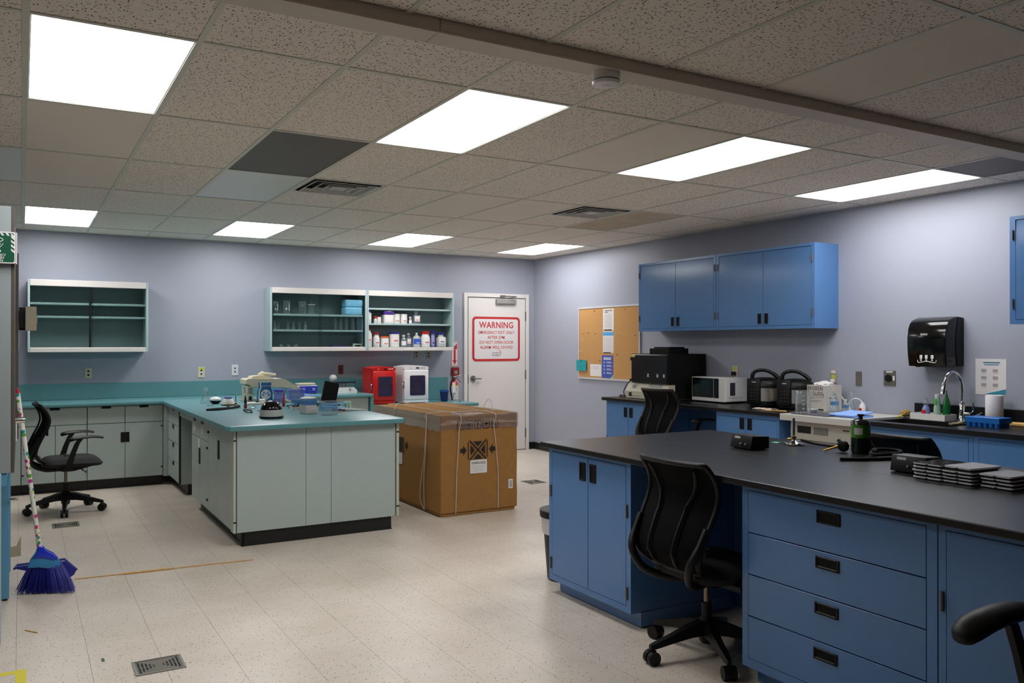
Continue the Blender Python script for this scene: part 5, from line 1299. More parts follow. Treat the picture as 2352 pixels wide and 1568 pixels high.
# cream imaging stand
im = thing('cream_stereo_stand', 'cream coloured instrument with wide sloping hood', 'instrument', (2.24, 9.18, TZ))
Yc0, Yc1 = 9.02, 9.30
obj('hood', prism(bmesh.new(), [(2.035,1.10),(2.04,1.143),(2.06,1.155),(2.42,1.15),(2.45,1.145),(2.62,1.04),(2.60,1.032),(2.42,1.06),(2.10,1.065),(2.08,1.09)], 'y', Yc0, Yc1), 'cream', im, smooth=30)
obj('column', B(2.05,2.12,Yc0+.01,Yc1-.03,TZ,1.08,bev=.006), 'cream', im); obj('column_window', B(2.048,2.051,9.09,9.17,1.0,1.07), 'grey_pl', im)
obj('column_front', B(2.065,2.108,Yc0+.007,Yc0+.011,1.06-.06,1.06), 'grey_pl', im); obj('column_slot', B(2.07,2.10,Yc0+.007,Yc0+.011,.93,.97), 'black', im)
obj('head', prism(bmesh.new(), [(2.10,1.155),(2.12,1.18),(2.19,1.185),(2.30,1.175),(2.34,1.153)], 'y', Yc0+.04, Yc1-.05), 'cream', im, smooth=30)
obj('turret', lathe(bmesh.new(), [(.05,1.18),(.045,1.205),(.02,1.215),(.015,1.228),(0,1.23)], (2.235,9.15,0), 16), 'cream', im, smooth=True)
obj('arm', tube(bmesh.new(), [(2.22,9.12,1.207),(2.30,9.11,1.20),(2.37,9.10,1.192)], [.016,.014,.011], 8), 'cream', im, smooth=True)
obj('foot_plate', B(2.04,2.30,Yc0+.01,Yc1,TZ,TZ+.012), 'cream', im)
# blue carton with a round emblem
t = thing('blue_carton', 'tall blue carton with a round white emblem', 'carton', (2.20, 8.84, TZ))
b = prism(bmesh.new(), [(-.078,0),(.072,0),(.066,.12),(.052,.15),(.058,.205),(-.062,.205),(-.056,.15),(-.072,.12)], 'y', 0, .07); obj('box', b, mat('carton_blue','17648F',.5), t, local=True)
obj('side_stripe', prism(bmesh.new(), [(-.0785,0),(-.066,0),(-.060,.12),(-.046,.15),(-.050,.205),(-.0625,.205),(-.0565,.15),(-.0725,.12)], 'y', -.0012, 0), 'paper', t, local=True)
em = obj('emblem', cyl(bmesh.new(), (.0,-.0005,.08),(.0,-.0018,.08),.052,seg=26), 'paper', t, local=True)
obj('emblem_letter', face_negY(text_bm('M', .075, sx=1.15), 0, -.0022, .085), mat('emblem_blue','1A86C4',.5), em, local=True)
b = bmesh.new()
for dx in (-.042,-.032,.032,.042): cyl(b, (dx,-.0019,.078),(dx,-.0026,.078),.005,seg=8)
obj('emblem_dots', b, 'ink', em, local=True)
obj('heading', face_negY(text_bm('CENTRIFUGE TUBE', .014), 0, -.0008, .17), 'paper', t, local=True)
# gel tanks
for k, (x, w_, lab) in enumerate(((2.31,.045,'narrow clear gel tank with blue lid left of the wide one'),(2.475,.08,'wide clear purple gel tank on a pale base'))):
    t = thing('gel_tank', lab, 'gel tank', (x, 8.72, TZ), math.radians(-3), 'gel tanks')
    obj('tank', B(-w_,w_,-.06,.06,.028 if k else 0,.135,bev=.003), 'clear_purple', t, local=True)
    if k: obj('base', B(-w_-.018,w_+.035,-.07,.07,0,.026,bev=.004), mat('pale_green_base','BFCBB8',.5), t, local=True); obj('casting_tray', prism(bmesh.new(), [(-.07,.04),(.07,.04),(.05,.11),(-.06,.125)], 'y', -.062, -.0605), 'clear', t, local=True)
    else: obj('lid', B(-w_-.002,w_*.5,-.062,.062,.112,.137,bev=.003), 'capblue', t, local=True)
solo('black_power_brick', B(2.33,2.50,8.02,8.15,TZ,TZ+.04,bev=.006), 'black', 'black power brick under the gel tank leads', 'power brick')
solo('white_notebook', B(2.22,2.34,7.98,8.10,TZ,TZ+.014,bev=.002), 'white', 'small white notebook by the black cables', 'notebook')
# ---- back counter items
t = thing('blue_shaker', 'blue box shaker with two round knobs and a cream top', 'shaker', (2.99, 10.08, TZ))
obj('body', B(-.125,.125,-.07,.10,.008,.105,bev=.006), 'lgrey', t, local=True); obj('front_panel', B(-.10,.122,-.076,-.069,.012,.098,bev=.002), mat('ultramarine','2430B0',.4), t, local=True)
obj('top_plate', B(-.11,.10,-.06,.08,.112,.132,bev=.004), 'cream', t, local=True); obj('post', B(-.03,.03,-.03,.03,.105,.112), 'grey_pl', t, local=True)
for x in (-.052, .072): obj('knob', cyl(bmesh.new(), (x,-.076,.06),(x,-.09,.06),.016,seg=14), 'grey_pl', t, smooth=True, local=True)
obj('display', B(-.008,.02,-.078,-.076,.035,.055), mat('led_green','1F5A3A',.3), t, local=True)
for x in (-.08,-.03,.03,.1): obj('panel_rib', B(x-.002,x+.002,-.0775,-.076,.015,.095), mat('ultramarine_light','4A56D8',.4), t, local=True)
for a, b_ in ((-.1,-.05),(.1,-.05),(-.1,.08),(.1,.08)): obj('foot', cyl(bmesh.new(), (a,b_,0),(a,b_,.009),.01,seg=8), 'black', t, local=True)
b = B(2.86,3.06,9.72,9.80,TZ,TZ+.004); 
for v_ in b.verts: v_.co.z += .018*max(0,(2.93-v_.co.x)/.07) if v_.co.z > TZ+.002 else 0
solo('blue_paper_pad', b, 'pad_blue', 'pale blue folded paper pad on the edge of the back counter', 'paper pad')
t = thing('bench_balance', 'white balance with a dark raised weighing platform', 'balance', (3.47, 10.03, TZ))
obj('body', prism(bmesh.new(), [(-.13,0),(.12,0),(.125,.03),(.085,.072),(-.13,.072)], 'y', -.09, .10), 'white', t, local=True); obj('dial', cyl(bmesh.new(), (.03,-.089,.05),(.03,-.10,.05),.014,seg=12), 'grey_pl', t, local=True)
obj('column', cyl(bmesh.new(), (-.02,.0,.072),(-.02,.0,.13),.03,seg=14), 'steel', t, smooth=True, local=True); obj('platform', B(-.15,.11,-.08,.08,.125,.137), 'black', t, local=True)
for x in (-.12,-.05,.05): obj('clamp_bar', B(x-.03,x+.03,-.083,-.068,.137,.149), 'chrome', t, local=True)
b = bmesh.new(); bmesh.ops.create_uvsphere(b, u_segments=20, v_segments=12, radius=.048); xform(b, None, (3.37,10.20,TZ+.178)); 
sp = thing('grey_sphere_lamp', 'grey globe on a short stem behind the black screen', 'lamp', (3.37, 10.20, TZ)); obj('globe', b, 'lgrey', sp, smooth=True); obj('stem', lathe(bmesh.new(), [(.045,0),(.045,.01),(.01,.02),(.01,.14)], seg=14), 'grey_pl', sp, local=True)

# =================================================================== RIGHT WALL
cb = thing('corkboard', 'aluminium-framed corkboard on the right wall', 'corkboard', (6.43, 8.575, 1.06))
obj('cork', B(6.425, 6.439, 7.95, 9.20, 1.085, 1.985), 'cork', cb)
f = bmesh.new(); quadbox(f, 6.418, 6.439, 7.93, 9.222, 1.985, 2.008); quadbox(f, 6.418, 6.439, 7.93, 9.222, 1.062, 1.085); quadbox(f, 6.418, 6.439, 7.93, 7.95, 1.085, 1.985); quadbox(f, 6.418, 6.439, 9.20, 9.222, 1.085, 1.985)
obj('frame', f, mat('aluminium','C9C9CB',.45,metal=.15), cb)
CXp = 6.4248
def poster(y0, y1, z0, z1, m_, label, name='pinned_paper'):
    t = thing(name, label, 'poster', (CXp, (y0+y1)/2, z0)); obj('sheet', B(CXp-.0012, CXp, y0, y1, z0, z1), m_, t); return t
def lines(t, y0, y1, zs, m_, h=.004, nm='print'):
    b = bmesh.new()
    for z, a, c in zs: quadbox(b, CXp-.0018, CXp-.0012, y1-(y1-y0)*c, y1-(y1-y0)*a, z-h/2, z+h/2)
    return obj(nm, b, m_, t)
ltx = mat('faint_print','A8A2A4',.8)
t = poster(8.45, 8.675, 1.69, 1.97, 'paper', 'white printed notice at the top of the corkboard')
lines(t, 8.45, 8.675, [(1.945,.15,.85),(1.925,.15,.5)], 'ink', .008); lines(t, 8.45, 8.675, [(1.90-k*.013,.12 if k%3 else .2,.75+.1*(k%2)) for k in range(14)], ltx); lines(t, 8.45, 8.675, [(1.70,.1,.82)], 'ink', .014, 'black_strip')
t = poster(8.455, 8.677, 1.41, 1.68, 'paper', 'white sheet with light blue header pinned in the middle of the corkboard')
obj('header', B(CXp-.0018, CXp-.0012, 8.455, 8.677, 1.628, 1.672), mat('sky_header','4FA4E6',.6), t); lines(t, 8.455, 8.677, [(1.61-k*.015,.1,.9) for k in range(13)], ltx, .003); lines(t, 8.455, 8.677, [(1.412,.05,.75)], 'ink', .012, 'black_strip')
t = poster(8.462, 8.70, 1.088, 1.378, mat('poster_blue','3D55A8',.5), 'deep blue poster with white writing low on the corkboard')
lines(t, 8.462, 8.70, [(1.345,.15,.85),(1.328,.15,.8)], 'paper', .011)
for k in range(4): lines(t, 8.462, 8.70, [(1.295-k*.045,.42,.8),(1.284-k*.045,.42,.9)], 'paper', .005); lines(t, 8.462, 8.70, [(1.288-k*.045,.14,.28)], mat('poster_pale','8FA0DC',.6), .024, 'icon')
obj('corner', prism(bmesh.new(), [(8.462,1.088),(8.52,1.088),(8.462,1.14)], 'x', CXp-.0018, CXp-.0012), mat('mint','8FD0A0',.6), t)
t = thing('teal_card', 'teal card pinned over the left edge of the corkboard', 'card', (6.41, 9.14, 1.165)); b = B(6.408,6.4125,9.025,9.25,1.168,1.31); obj('card', b, mat('teal_card','0F9AA0',.6,noise=.2,nscale=40), t); obj('pin', cyl(bmesh.new(), (6.4125,9.14,1.30),(6.40,9.14,1.30),.007,seg=8), 'black', t); obj('pin_shaft', cyl(bmesh.new(), (6.418,9.14,1.30),(6.4125,9.14,1.30),.002,seg=6), 'steel', t)
lnz = face_negX(text_bm('Thanks', .04), 6.4075, 9.14, 1.235); obj('lettering', lnz, mat('muted_gold','7C8F5A',.6), t) if 0 else lnz.free()
t = poster(8.71, 8.955, 1.105, 1.26, 'paper', 'white handwritten note low on the corkboard', 'handwritten_note'); lines(t, 8.71, 8.955, [(1.225,.25,.75),(1.205,.3,.7)], ltx, .005)
PINS = ['brass push pin nearest the left edge of the corkboard at mid height', 'brass push pin midway between the left edge and the top notice', 'white push pin just below the brass ones near the left edge of the cork',
        'steel push pin near the right edge of the corkboard', 'brass push pin right of the deep blue poster', 'white push pin in the bare cork right of the light blue header', 'brass push pin above the handwritten note',
        'brass push pin between two others in the left half of the cork', 'white push pin low by the left frame of the corkboard', 'brass push pin at the top of the cork left of the notice', 'brass push pin at the top of the cork right of the notice']
for k, (y, z, m_) in enumerate(((9.099,1.656,'brass'),(8.838,1.653,'brass'),(9.112,1.578,'white'),(8.018,1.631,'steel'),(8.38,1.392,'brass'),(8.29,1.665,'white'),(8.742,1.309,'brass'),(8.992,1.669,'brass'),(9.163,1.424,'white'),(8.856,1.95,'brass'),(8.218,1.95,'brass'))):
    W_ = ['first','second','third','fourth','fifth','sixth','seventh','eighth','ninth','tenth','eleventh'][k]
    t = thing('push_pin', PINS[k], 'pin', (6.425, y, z), group='push pins on the corkboard')
    obj('head', lathe(bmesh.new(), [(0,0),(.006,0),(.004,.008),(.0075,.014),(0,.016)], seg=8), m_, t, local=True).rotation_euler = (0,-PI/2,0)
# wall plates on the right wall
def plate(y, z, w_, h_, m_, label, kind='outlet'):
    t = thing('wall_plate', label, kind, (XR-.003, y, z-h_/2)); obj('plate', B(XR-.007, XR-.0005, y-w_/2, y+w_/2, z-h_/2, z+h_/2, bev=.002), m_, t); return t
t = plate(6.385, 1.235, .075, .115, 'cream', 'cream wall outlet with plug above the microwave'); obj('sticker', B(XR-.009, XR-.007, 6.37,6.415,1.25,1.285), 'lime' if 0 else mat('lime_sticker','C2C846',.6), t); obj('plug', B(XR-.05, XR-.007, 6.365,6.405,1.195,1.235,bev=.006), 'black', t)
t = plate(5.155, 1.225, .07, .12, 'beige', 'outlet with stickers above the broken glass box'); obj('sticker', B(XR-.009,XR-.007,5.13,5.18,1.255,1.28), 'paper', t); obj('sticker', B(XR-.009,XR-.007,5.135,5.175,1.205,1.24), mat('lime_sticker','C2C846',.6), t); obj('plug', B(XR-.04,XR-.007,5.135,5.17,1.165,1.20,bev=.006), 'white', t)
plate(4.888, 1.216, .062, .125, 'steel_dull', 'blank steel wall plate left of the round socket')
t = plate(4.58, 1.23, .115, .13, 'steel_dull', 'square steel plate with a round black socket'); obj('socket', cyl(bmesh.new(), (XR-.007,4.585,1.23),(XR-.022,4.585,1.23),.030,seg=20), 'black', t, smooth=True); obj('label_tag', B(XR-.009,XR-.007,4.55,4.61,1.278,1.29), 'paper', t); obj('label_tag', B(XR-.009,XR-.007,4.53,4.548,1.21,1.25), 'paper', t)
# paper towel dispenser
pd = thing('paper_towel_dispenser', 'glossy black paper towel dispenser on the right wall', 'dispenser', (6.33, 4.08, 1.345))
prof = [(6.436,1.345),(6.436,1.735),(6.36,1.74),(6.27,1.715),(6.225,1.665),(6.205,1.58),(6.208,1.46),(6.225,1.345)]
ps = [(p.x, p.y) for p in smooth_path([(a,b_,0) for a,b_ in prof[1:]], 4)]
b = prism(bmesh.new(), [prof[0]]+ps, 'y', 3.93, 4.26)
bmesh.ops.bevel(b, geom=[e for e in b.edges if abs(e.verts[0].co.y-e.verts[1].co.y) < 1e-6 and min(e.verts[0].co.x,e.verts[1].co.x) < 6.43], offset=.012, segments=2, profile=.5, affect='EDGES')
obj('cover', b, 'black_gloss', pd, smooth=40)
obj('side_shell', prism(bmesh.new(), [(6.436,1.35),(6.436,1.73),(6.37,1.735),(6.34,1.60),(6.34,1.45),(6.36,1.35)], 'y', 3.924, 3.931), 'black', pd)
obj('sight_window', B(6.2035,6.206,4.08,4.14,1.592,1.608), 'grey_pl', pd)
b = bmesh.new(); tube(b, smooth_path([(6.206,4.165,1.395),(6.206,4.155,1.375),(6.206,4.09,1.385),(6.206,4.02,1.375),(6.206,4.005,1.395)], 5), .003, 5)
for k, y in enumerate((4.135,4.09,4.04)):
    quadbox(b, 6.2035,6.207,y-.012,y+.012,1.405,1.435,bev=.003); quadbox(b, 6.2035,6.207,y-.006,y+.006,1.388,1.402)
obj('hand_icons', b, 'paper', pd)
obj('towel_slot', B(6.26,6.40,3.97,4.22,1.3405,1.346), 'gap', pd); obj('lever', B(6.23,6.25,4.17,4.20,1.338,1.346), 'black', pd)
# handwashing sheet
t = thing('handwashing_sheet', 'white handwashing poster in a plastic sleeve above the paper roll', 'poster', (6.436, 3.71, 1.135)); PXs = 6.4375
obj('sleeve', B(PXs, PXs+.002, 3.592,3.83,1.132,1.408), 'paper', t)
def pr2(rects, m_, nm):
    b = bmesh.new()
    for y0,y1,z0,z1 in rects: quadbox(b, PXs-.0008, PXs, y0,y1,z0,z1)
    obj(nm, b, m_, t)
pr2([(3.64,3.77,1.375,1.385),(3.65,3.76,1.36,1.367)], mat('sheet_teal','3E7F92',.6), 'heading')
for k in range(3):
    for y in (3.765, 3.675): pr2([(y-.02,y+.02,1.305-k*.055,1.33-k*.055)], ltx, 'picture'); pr2([(y-.018,y+.018,1.294-k*.055,1.297-k*.055)], mat('pale_red','D2A29C',.7), 'caption')
obj('corner', prism(bmesh.new(), [(3.595,1.136),(3.76,1.136),(3.595,1.18)], 'x', PXs-.0008, PXs), mat('sheet_teal2','2C8CA4',.6), t)
# =================================================================== RIGHT WALL COUNTER ITEMS (z = .92)
RZ = .9205
ti = thing('gel_imaging_cabinet', 'black gel imaging cabinet on a cream base under the blue wall cabinet', 'instrument', (6.13, 7.1, RZ))
obj('base', prism(bmesh.new(), [(5.865,.925),(5.862,1.0),(5.905,1.096),(6.38,1.096),(6.38,.925)], 'y', 6.80, 7.49), 'cream', ti)
obj('dark_lower', B(5.98,6.385,6.785,6.80,.935,1.09), 'black_matte', ti)
obj('foot_strip', B(5.90,6.37,6.82,7.47,RZ,.926), 'black', ti)
sl = (1.096-1.0)/(5.905-5.862)
def onslope(y0, y1, t0, t1, m_, nm):
    p = lambda q: (5.862+.043*q-.0012, 1.0+.096*q)
    a, b_ = p(t0), p(t1); b = prism(bmesh.new(), [a, b_, (b_[0]+.002,b_[1]), (a[0]+.002,a[1])], 'y', y0, y1); return obj(nm, b, m_, ti)
onslope(7.30, 7.42, .25, .85, 'lgrey', 'switch_plate'); onslope(7.33, 7.395, .35, .75, 'black', 'rocker_switch'); onslope(6.90, 7.12, .55, .95, 'grey_pl', 'keypad')
obj('socket', B(5.859,5.864,7.385,7.43,.945,.985), 'black', ti); obj('lead', tube(bmesh.new(), [(5.86,7.385,.962),(5.857,7.30,.958),(5.857,7.24,.957)], .004, 5), 'lgrey', ti)
hd_ = obj('dark_hood', B(5.868,6.40,6.775,7.40,1.098,1.415,bev=.006), 'black_matte', ti)
obj('hood_door', B(5.861,5.868,6.79,7.385,1.105,1.405,bev=.003), mat('smoked_door','0B0D10',.25), ti)
for y in (7.10, 6.945, 6.84): obj('reflector', B(5.859,5.8615,y-.012,y+.012,1.165,1.20), 'lgrey', ti)
obj('hazard_sticker', B(5.8595,5.8612,7.325,7.39,1.378,1.402), 'lime' if 0 else mat('lime_sticker','C2C846',.6), ti)
obj('latch', B(5.875,5.91,7.40,7.425,1.34,1.375), 'black', ti); obj('power_plug', B(5.88,5.93,7.40,7.45,1.105,1.14,bev=.006), 'black', ti)
obj('camera_housing', B(5.98,6.26,6.90,7.22,1.415,1.475,bev=.004), 'black_matte', ti); obj('camera_cap', B(6.01,6.23,6.93,7.18,1.475,1.49,bev=.003), 'black_matte', ti)
obj('power_cord', tube(bmesh.new(), smooth_path([(5.90,7.45,1.115),(5.90,7.52,1.06),(5.905,7.58,.99),(5.91,7.57,.935),(5.90,7.53,.928)], 6), .006, 6), 'black', ti, smooth=True)
solo('cord_coil', tube(bmesh.new(), smooth_path([(5.88,7.56,RZ+.006),(5.86,7.60,RZ+.008),(5.90,7.63,RZ+.020),(5.93,7.58,RZ+.012),(5.90,7.57,RZ+.022)], 6), .006, 6), 'black', 'small coil of black cord beside the imaging cabinet', 'cord', smooth=True)
mw = thing('microwave', 'white microwave with black door on the wall counter', 'microwave', (6.27, 6.43, RZ))
obj('case', B(6.115,6.42,6.195,6.675,.935,1.180,bev=.006), 'white', mw)
obj('front_frame', B(6.100,6.115,6.195,6.675,.935,1.180,bev=.004), 'white', mw)
d = obj('door', B(6.0965,6.101,6.355,6.665,.972,1.172,bev=.002), 'black_gloss', mw); obj('door_window', B(6.0955,6.0968,6.40,6.63,1.0,1.145), mat('oven_window','10211F',.12), d)
obj('keypad', B(6.0965,6.101,6.28,6.35,.972,1.172,bev=.002), 'black_gloss', mw); obj('divider', B(6.0955,6.0968,6.351,6.354,.972,1.172), 'grey_pl', mw)
obj('side_vent', B(6.17,6.24,6.191,6.196,1.0,1.13), mat('vent_grey','33343C',.5), mw); obj('side_panel', B(6.15,6.36,6.192,6.195,.975,1.155,bev=.001), 'white', mw)
for a in (6.14,6.38):
    for b_ in (6.23,6.64): obj('foot', cyl(bmesh.new(), (a,b_,RZ),(a,b_,.936),.012,seg=10), 'black', mw)
def cooker(y, label):
    t = thing('pressure_cooker', label, 'pressure cooker', (6.22, y, RZ), math.radians(20), 'electric pressure cookers')
    obj('foot_ring', lathe(bmesh.new(), [(0,0),(.13,0),(.155,.015),(.158,.055),(.15,.06)], seg=32), 'black', t, smooth=True, local=True)
    obj('steel_wall', lathe(bmesh.new(), [(.152,.055),(.152,.185)], seg=40, caps=False), mat('brushed_steel','DAD4CC',.33,metal=1), t, smooth=True, local=True)
    obj('top_band', lathe(bmesh.new(), [(.153,.183),(.163,.19),(.163,.225),(.158,.232),(0,.232)], seg=32), 'black', t, smooth=True, local=True)
    obj('lid', lathe(bmesh.new(), [(.156,.232),(.15,.25),(.12,.268),(.06,.28),(0,.283)], seg=32), 'black', t, smooth=True, local=True)
    # control tower on the side towards the island
    b = B(-.175,-.13,-.02,.115,.03,.272,bev=.012,seg=2); obj('control_panel', b, 'black', t, smooth=40, local=True)
    obj('badge', B(-.1766,-.1745,.02,.06,.235,.243), 'lgrey', t, local=True)
    b = bmesh.new()
    for i in range(4):
        for j in range(3): quadbox(b, -.1764,-.1745,.0+.03*j,.016+.03*j,.07+.03*i,.082+.03*i)
    o = obj('keys', b, mat('key_grey','2A2B2E',.4), t, local=True); o['kind'] = 'stuff'
    b = tube(bmesh.new(), smooth_path([(-.04,.115,.25),(-.045,.105,.315),(-.03,.06,.345),(.0,-.01,.345),(.02,-.08,.31),(.03,-.13,.262)], 5), [.02]*6+[.017]*14+[.02]*6, 10); obj('handle', b, 'black', t, smooth=True, local=True)
    return t
cooker(5.775, 'left of two black and steel pressure cookers')
cooker(5.405, 'right of two black and steel pressure cookers')
# cloth and wooden spoon
b = bmesh.new(); G_ = []
for i in range(13):
    G_.append([b.verts.new((5.84+.10*j/5, 5.58-.22*i/12, RZ+.006+.012*abs(math.sin(i*.9))*(1 if j in (1,2,3) else .4))) for j in range(6)])
for i in range(12):
    for j in range(5): b.faces.new((G_[i][j],G_[i+1][j],G_[i+1][j+1],G_[i][j+1]))
r_ = bmesh.ops.extrude_face_region(b, geom=b.faces[:]); bmesh.ops.translate(b, vec=(0,0,-.0055), verts=[v_ for v_ in r_['geom'] if isinstance(v_, bmesh.types.BMVert)])
bmesh.ops.recalc_face_normals(b, faces=b.faces[:])
solo('folded_cloth', b, mat('pinkish_cloth','D8C2B0',.9), 'pale pink folded cloth on the wall counter in front of the cookers', 'cloth', smooth=60)
solo('wooden_spatula', tube(bmesh.new(), [(5.77,5.36,RZ+.007),(5.80,5.28,RZ+.008),(5.83,5.17,RZ+.008)], [.010,.007,.012], 8, flat=.6), 'wood', 'light wooden spatula at the edge of the wall counter', 'spatula', smooth=True)
# broken glass box
gb = thing('broken_glass_box', 'white cardboard box marked BROKEN GLASS stuffed with paper', 'box', (6.22, 5.08, RZ))
bxm = mat('white_card','C9C4BC',.8,noise=.03,nscale=30)
GX0, GX1, GYa, GYb, GZ1 = 6.12, 6.33, 4.985, 5.19, 1.155
obj('carton', frame_slab(bmesh.new(), GX0, GX1, GYa, GYb, GX0+.004, GX1-.004, GYa+.004, GYb-.004, RZ, GZ1), bxm, gb); obj('base', B(GX0,GX1,GYa,GYb,RZ,RZ+.004), bxm, gb)
b = bmesh.new(); bmesh.ops.create_icosphere(b, subdivisions=3, radius=1); rnd = random.Random(4)
for v_ in b.verts: v_.co *= rnd.uniform(.86,1.12); v_.co.x *= .098; v_.co.y *= .098; v_.co.z *= .045
xform(b, None, ((GX0+GX1)/2,(GYa+GYb)/2,GZ1-.008)); obj('stuffed_paper', b, 'paper', gb)
tx = bmesh.new(); merge(tx, face_negX(text_bm('BROKEN', .052, sx=.80, spacing=1.05), GX0-.0006, 5.10, 1.125)); merge(tx, face_negX(text_bm('GLASS', .050, sx=.78), GX0-.0006, 5.075, 1.078)); merge(tx, face_negX(text_bm('!', .045, bold=True), GX0-.0006, 5.013, 1.068))
obj('lettering', tx, 'ink', gb)
b = bmesh.new()
for z, a, c in ((1.048,.2,.9),(1.036,.2,.4),(1.018,.2,.75),(1.006,.2,.6)): quadbox(b, GX0-.001, GX0, GYb-(GYb-GYa)*c, GYb-(GYb-GYa)*a, z-.0012, z+.0012)
obj('small_print', b, 'ink', gb)
obj('side_note', face_negY(text_bm('waste', .04), 6.215, GYa-.0006, 1.045), 'ink', gb); obj('sticker', B(6.20,6.24,GYa-.0012,GYa,1.10,1.145), 'cream', gb)
obj('hand_hole', B(GX0-.0012,GX0,5.01,5.13,RZ+.012,RZ+.026), 'gap', gb)
# drying mat with glassware on the white slab
solo('drying_mat', prism(bmesh.new(), rrect(5.735,6.03,4.66,5.05,.03,5), 'z', RZ, RZ+.006), mat('grey_mat','55565C',.9,bump=.5,bscale=500), 'grey drying mat with dark edge on the white slab', 'mat')
MZ = RZ+.0062
t = thing('inverted_glass_jar', 'tall glass jar upside down on the drying mat', 'jar', (5.82, 4.98, MZ)); obj('wall', lathe(bmesh.new(), [(.064,0),(.066,.004),(.064,.01),(.064,.175),(.058,.193),(.04,.2),(0,.2)], seg=28), 'ware', t, smooth=True, local=True)
b = bmesh.new()
for k in range(4): quadbox(b, -.050,-.034,-.0475,-.040,.04+.036*k,.046+.036*k)
obj('graduations', b, 'paper', t, local=True)
t = thing('white_dish', 'small white dish on the drying mat', 'dish', (5.955, 4.985, MZ)); obj('bowl', lathe(bmesh.new(), [(0,0),(.022,0),(.024,.003),(.042,.026),(.043,.030),(.038,.028),(.02,.006),(0,.005)], seg=22), 'white', t, smooth=True, local=True)
def plastic_bottle(x, y, r, h, label, cap):
    t = thing('clear_water_bottle', label, 'bottle', (x,y,RZ)); obj('body', lathe(bmesh.new(), [(0,0),(r*.95,0),(r,.006),(r,h*.32),(r*.86,h*.36),(r*.86,h*.40),(r,h*.44),(r,h*.62),(r*.7,h*.8),(r*.36,h*.9),(r*.36,h)], seg=20), 'clear', t, smooth=True, local=True); obj('cap', lathe(bmesh.new(), [(r*.4,h*.94),(r*.4,h*1.02),(0,h*1.02)], seg=14), cap, t, local=True); obj('label_band', lathe(bmesh.new(), [(r*1.01,h*.42),(r*1.01,h*.6)], seg=20, caps=False), 'clear_blue', t, local=True); return t
plastic_bottle(6.13, 4.90, .036, .165, 'taller clear plastic bottle in front of the broken glass box', 'clear')
plastic_bottle(6.17, 4.82, .028, .12, 'shorter clear plastic bottle right of the taller one', 'white')
t = thing('slim_flask', 'slim clear flask standing behind the drying mat', 'flask', (6.30, 4.86, RZ)); obj('wall', lathe(bmesh.new(), [(0,0),(.042,0),(.044,.005),(.012,.10),(.012,.17),(.015,.174)], seg=18, caps=False), 'ware', t, smooth=True, local=True)
t = thing('wash_bottle', 'white wash bottle with curved spout and red mark', 'bottle', (6.37, 4.80, RZ)); obj('body', lathe(bmesh.new(), [(0,0),(.026,0),(.028,.004),(.028,.062),(.016,.078),(.014,.09),(0,.09)], seg=18), 'white', t, smooth=True, local=True); obj('spout', tube(bmesh.new(), smooth_path([(0,0,.088),(-.01,.03,.118),(-.03,.075,.118),(-.045,.105,.075),(-.05,.112,.02)], 6), .005, 7), 'white', t, smooth=True, local=True); obj('red_mark', B(-.029,-.026,-.012,.014,.02,.04), 'red', t, local=True)
b = tube(bmesh.new(), smooth_path([(6.40,5.15,1.17),(6.41,5.10,1.10),(6.40,5.0,1.0),(6.38,4.93,.935)], 6), .006, 6); solo('mains_cable', b, 'white', 'white power cord hanging from the wall outlet', 'cord', smooth=True)
for k in range(3):
    b = prism(bmesh.new(), rrect(5.83-.01*k,6.06+.01*k,4.45+.01*k,4.74-.012*k,.02,3), 'z', RZ+.007*k, RZ+.0065+.007*k)
    if k == 2:
        for v_ in b.verts: v_.co.z += .022*max(0,(v_.co.x-6.0)/.08)
    solo('blue_absorbent_pad', b, 'pad_blue', ['bottom','middle','top'][k]+' sheet of the blue absorbent pads on the white slab', 'pad', 'blue absorbent pads')
# ---- sink area
b = bmesh.new(); bmesh.ops.create_icosphere(b, subdivisions=3, radius=1); rnd = random.Random(8)
for v_ in b.verts: v_.co *= rnd.uniform(.9,1.1); v_.co.x *= .045; v_.co.y *= .035; v_.co.z *= .03
xform(b, None, (6.30,4.335,.9535)); 
for v_ in b.verts: v_.co.z = max(v_.co.z, RZ)
t = thing('scrub_sponge', 'tan scrubber with yellow ribbon beside the sink', 'sponge', (6.30,4.335,RZ)); obj('scrubber', b, mat('tan_sponge','A88744',.95,noise=.2,nscale=80), t); obj('ribbon', tube(bmesh.new(), smooth_path([(6.27,4.33,.96),(6.25,4.35,.93),(6.23,4.37,RZ+.004),(6.22,4.35,RZ+.004)], 4), .006, 5), 'yellow', t)
tr = thing('soap_tray', 'white tray holding bottles behind the sink', 'tray', (6.29, 4.08, RZ))
obj('tray', frame_slab(bmesh.new(), 6.21,6.37,3.94,4.235, 6.218,6.362,3.948,4.227, RZ+.004, RZ+.048), 'white', tr); obj('tray_floor', B(6.21,6.37,3.94,4.235,RZ,RZ+.004), 'white', tr)
SZ = RZ+.0042
t = thing('soap_bottle', 'clear blue soap bottle with red label in the white tray', 'bottle', (6.27,4.135,SZ)); obj('body', lathe(bmesh.new(), [(0,0),(.034,0),(.035,.005),(.035,.075),(.022,.10),(.014,.11)], seg=18, sy=.8), mat('lilac_soap','7C86B8',.3), t, smooth=True, local=True); obj('cap', lathe(bmesh.new(), [(.020,.11),(.022,.13),(.013,.145),(.013,.165),(0,.167)], seg=16), 'clear', t, smooth=True, local=True); obj('label_wrap', B(-.0362,-.0345,-.016,.016,.01,.072), 'red', t, local=True)
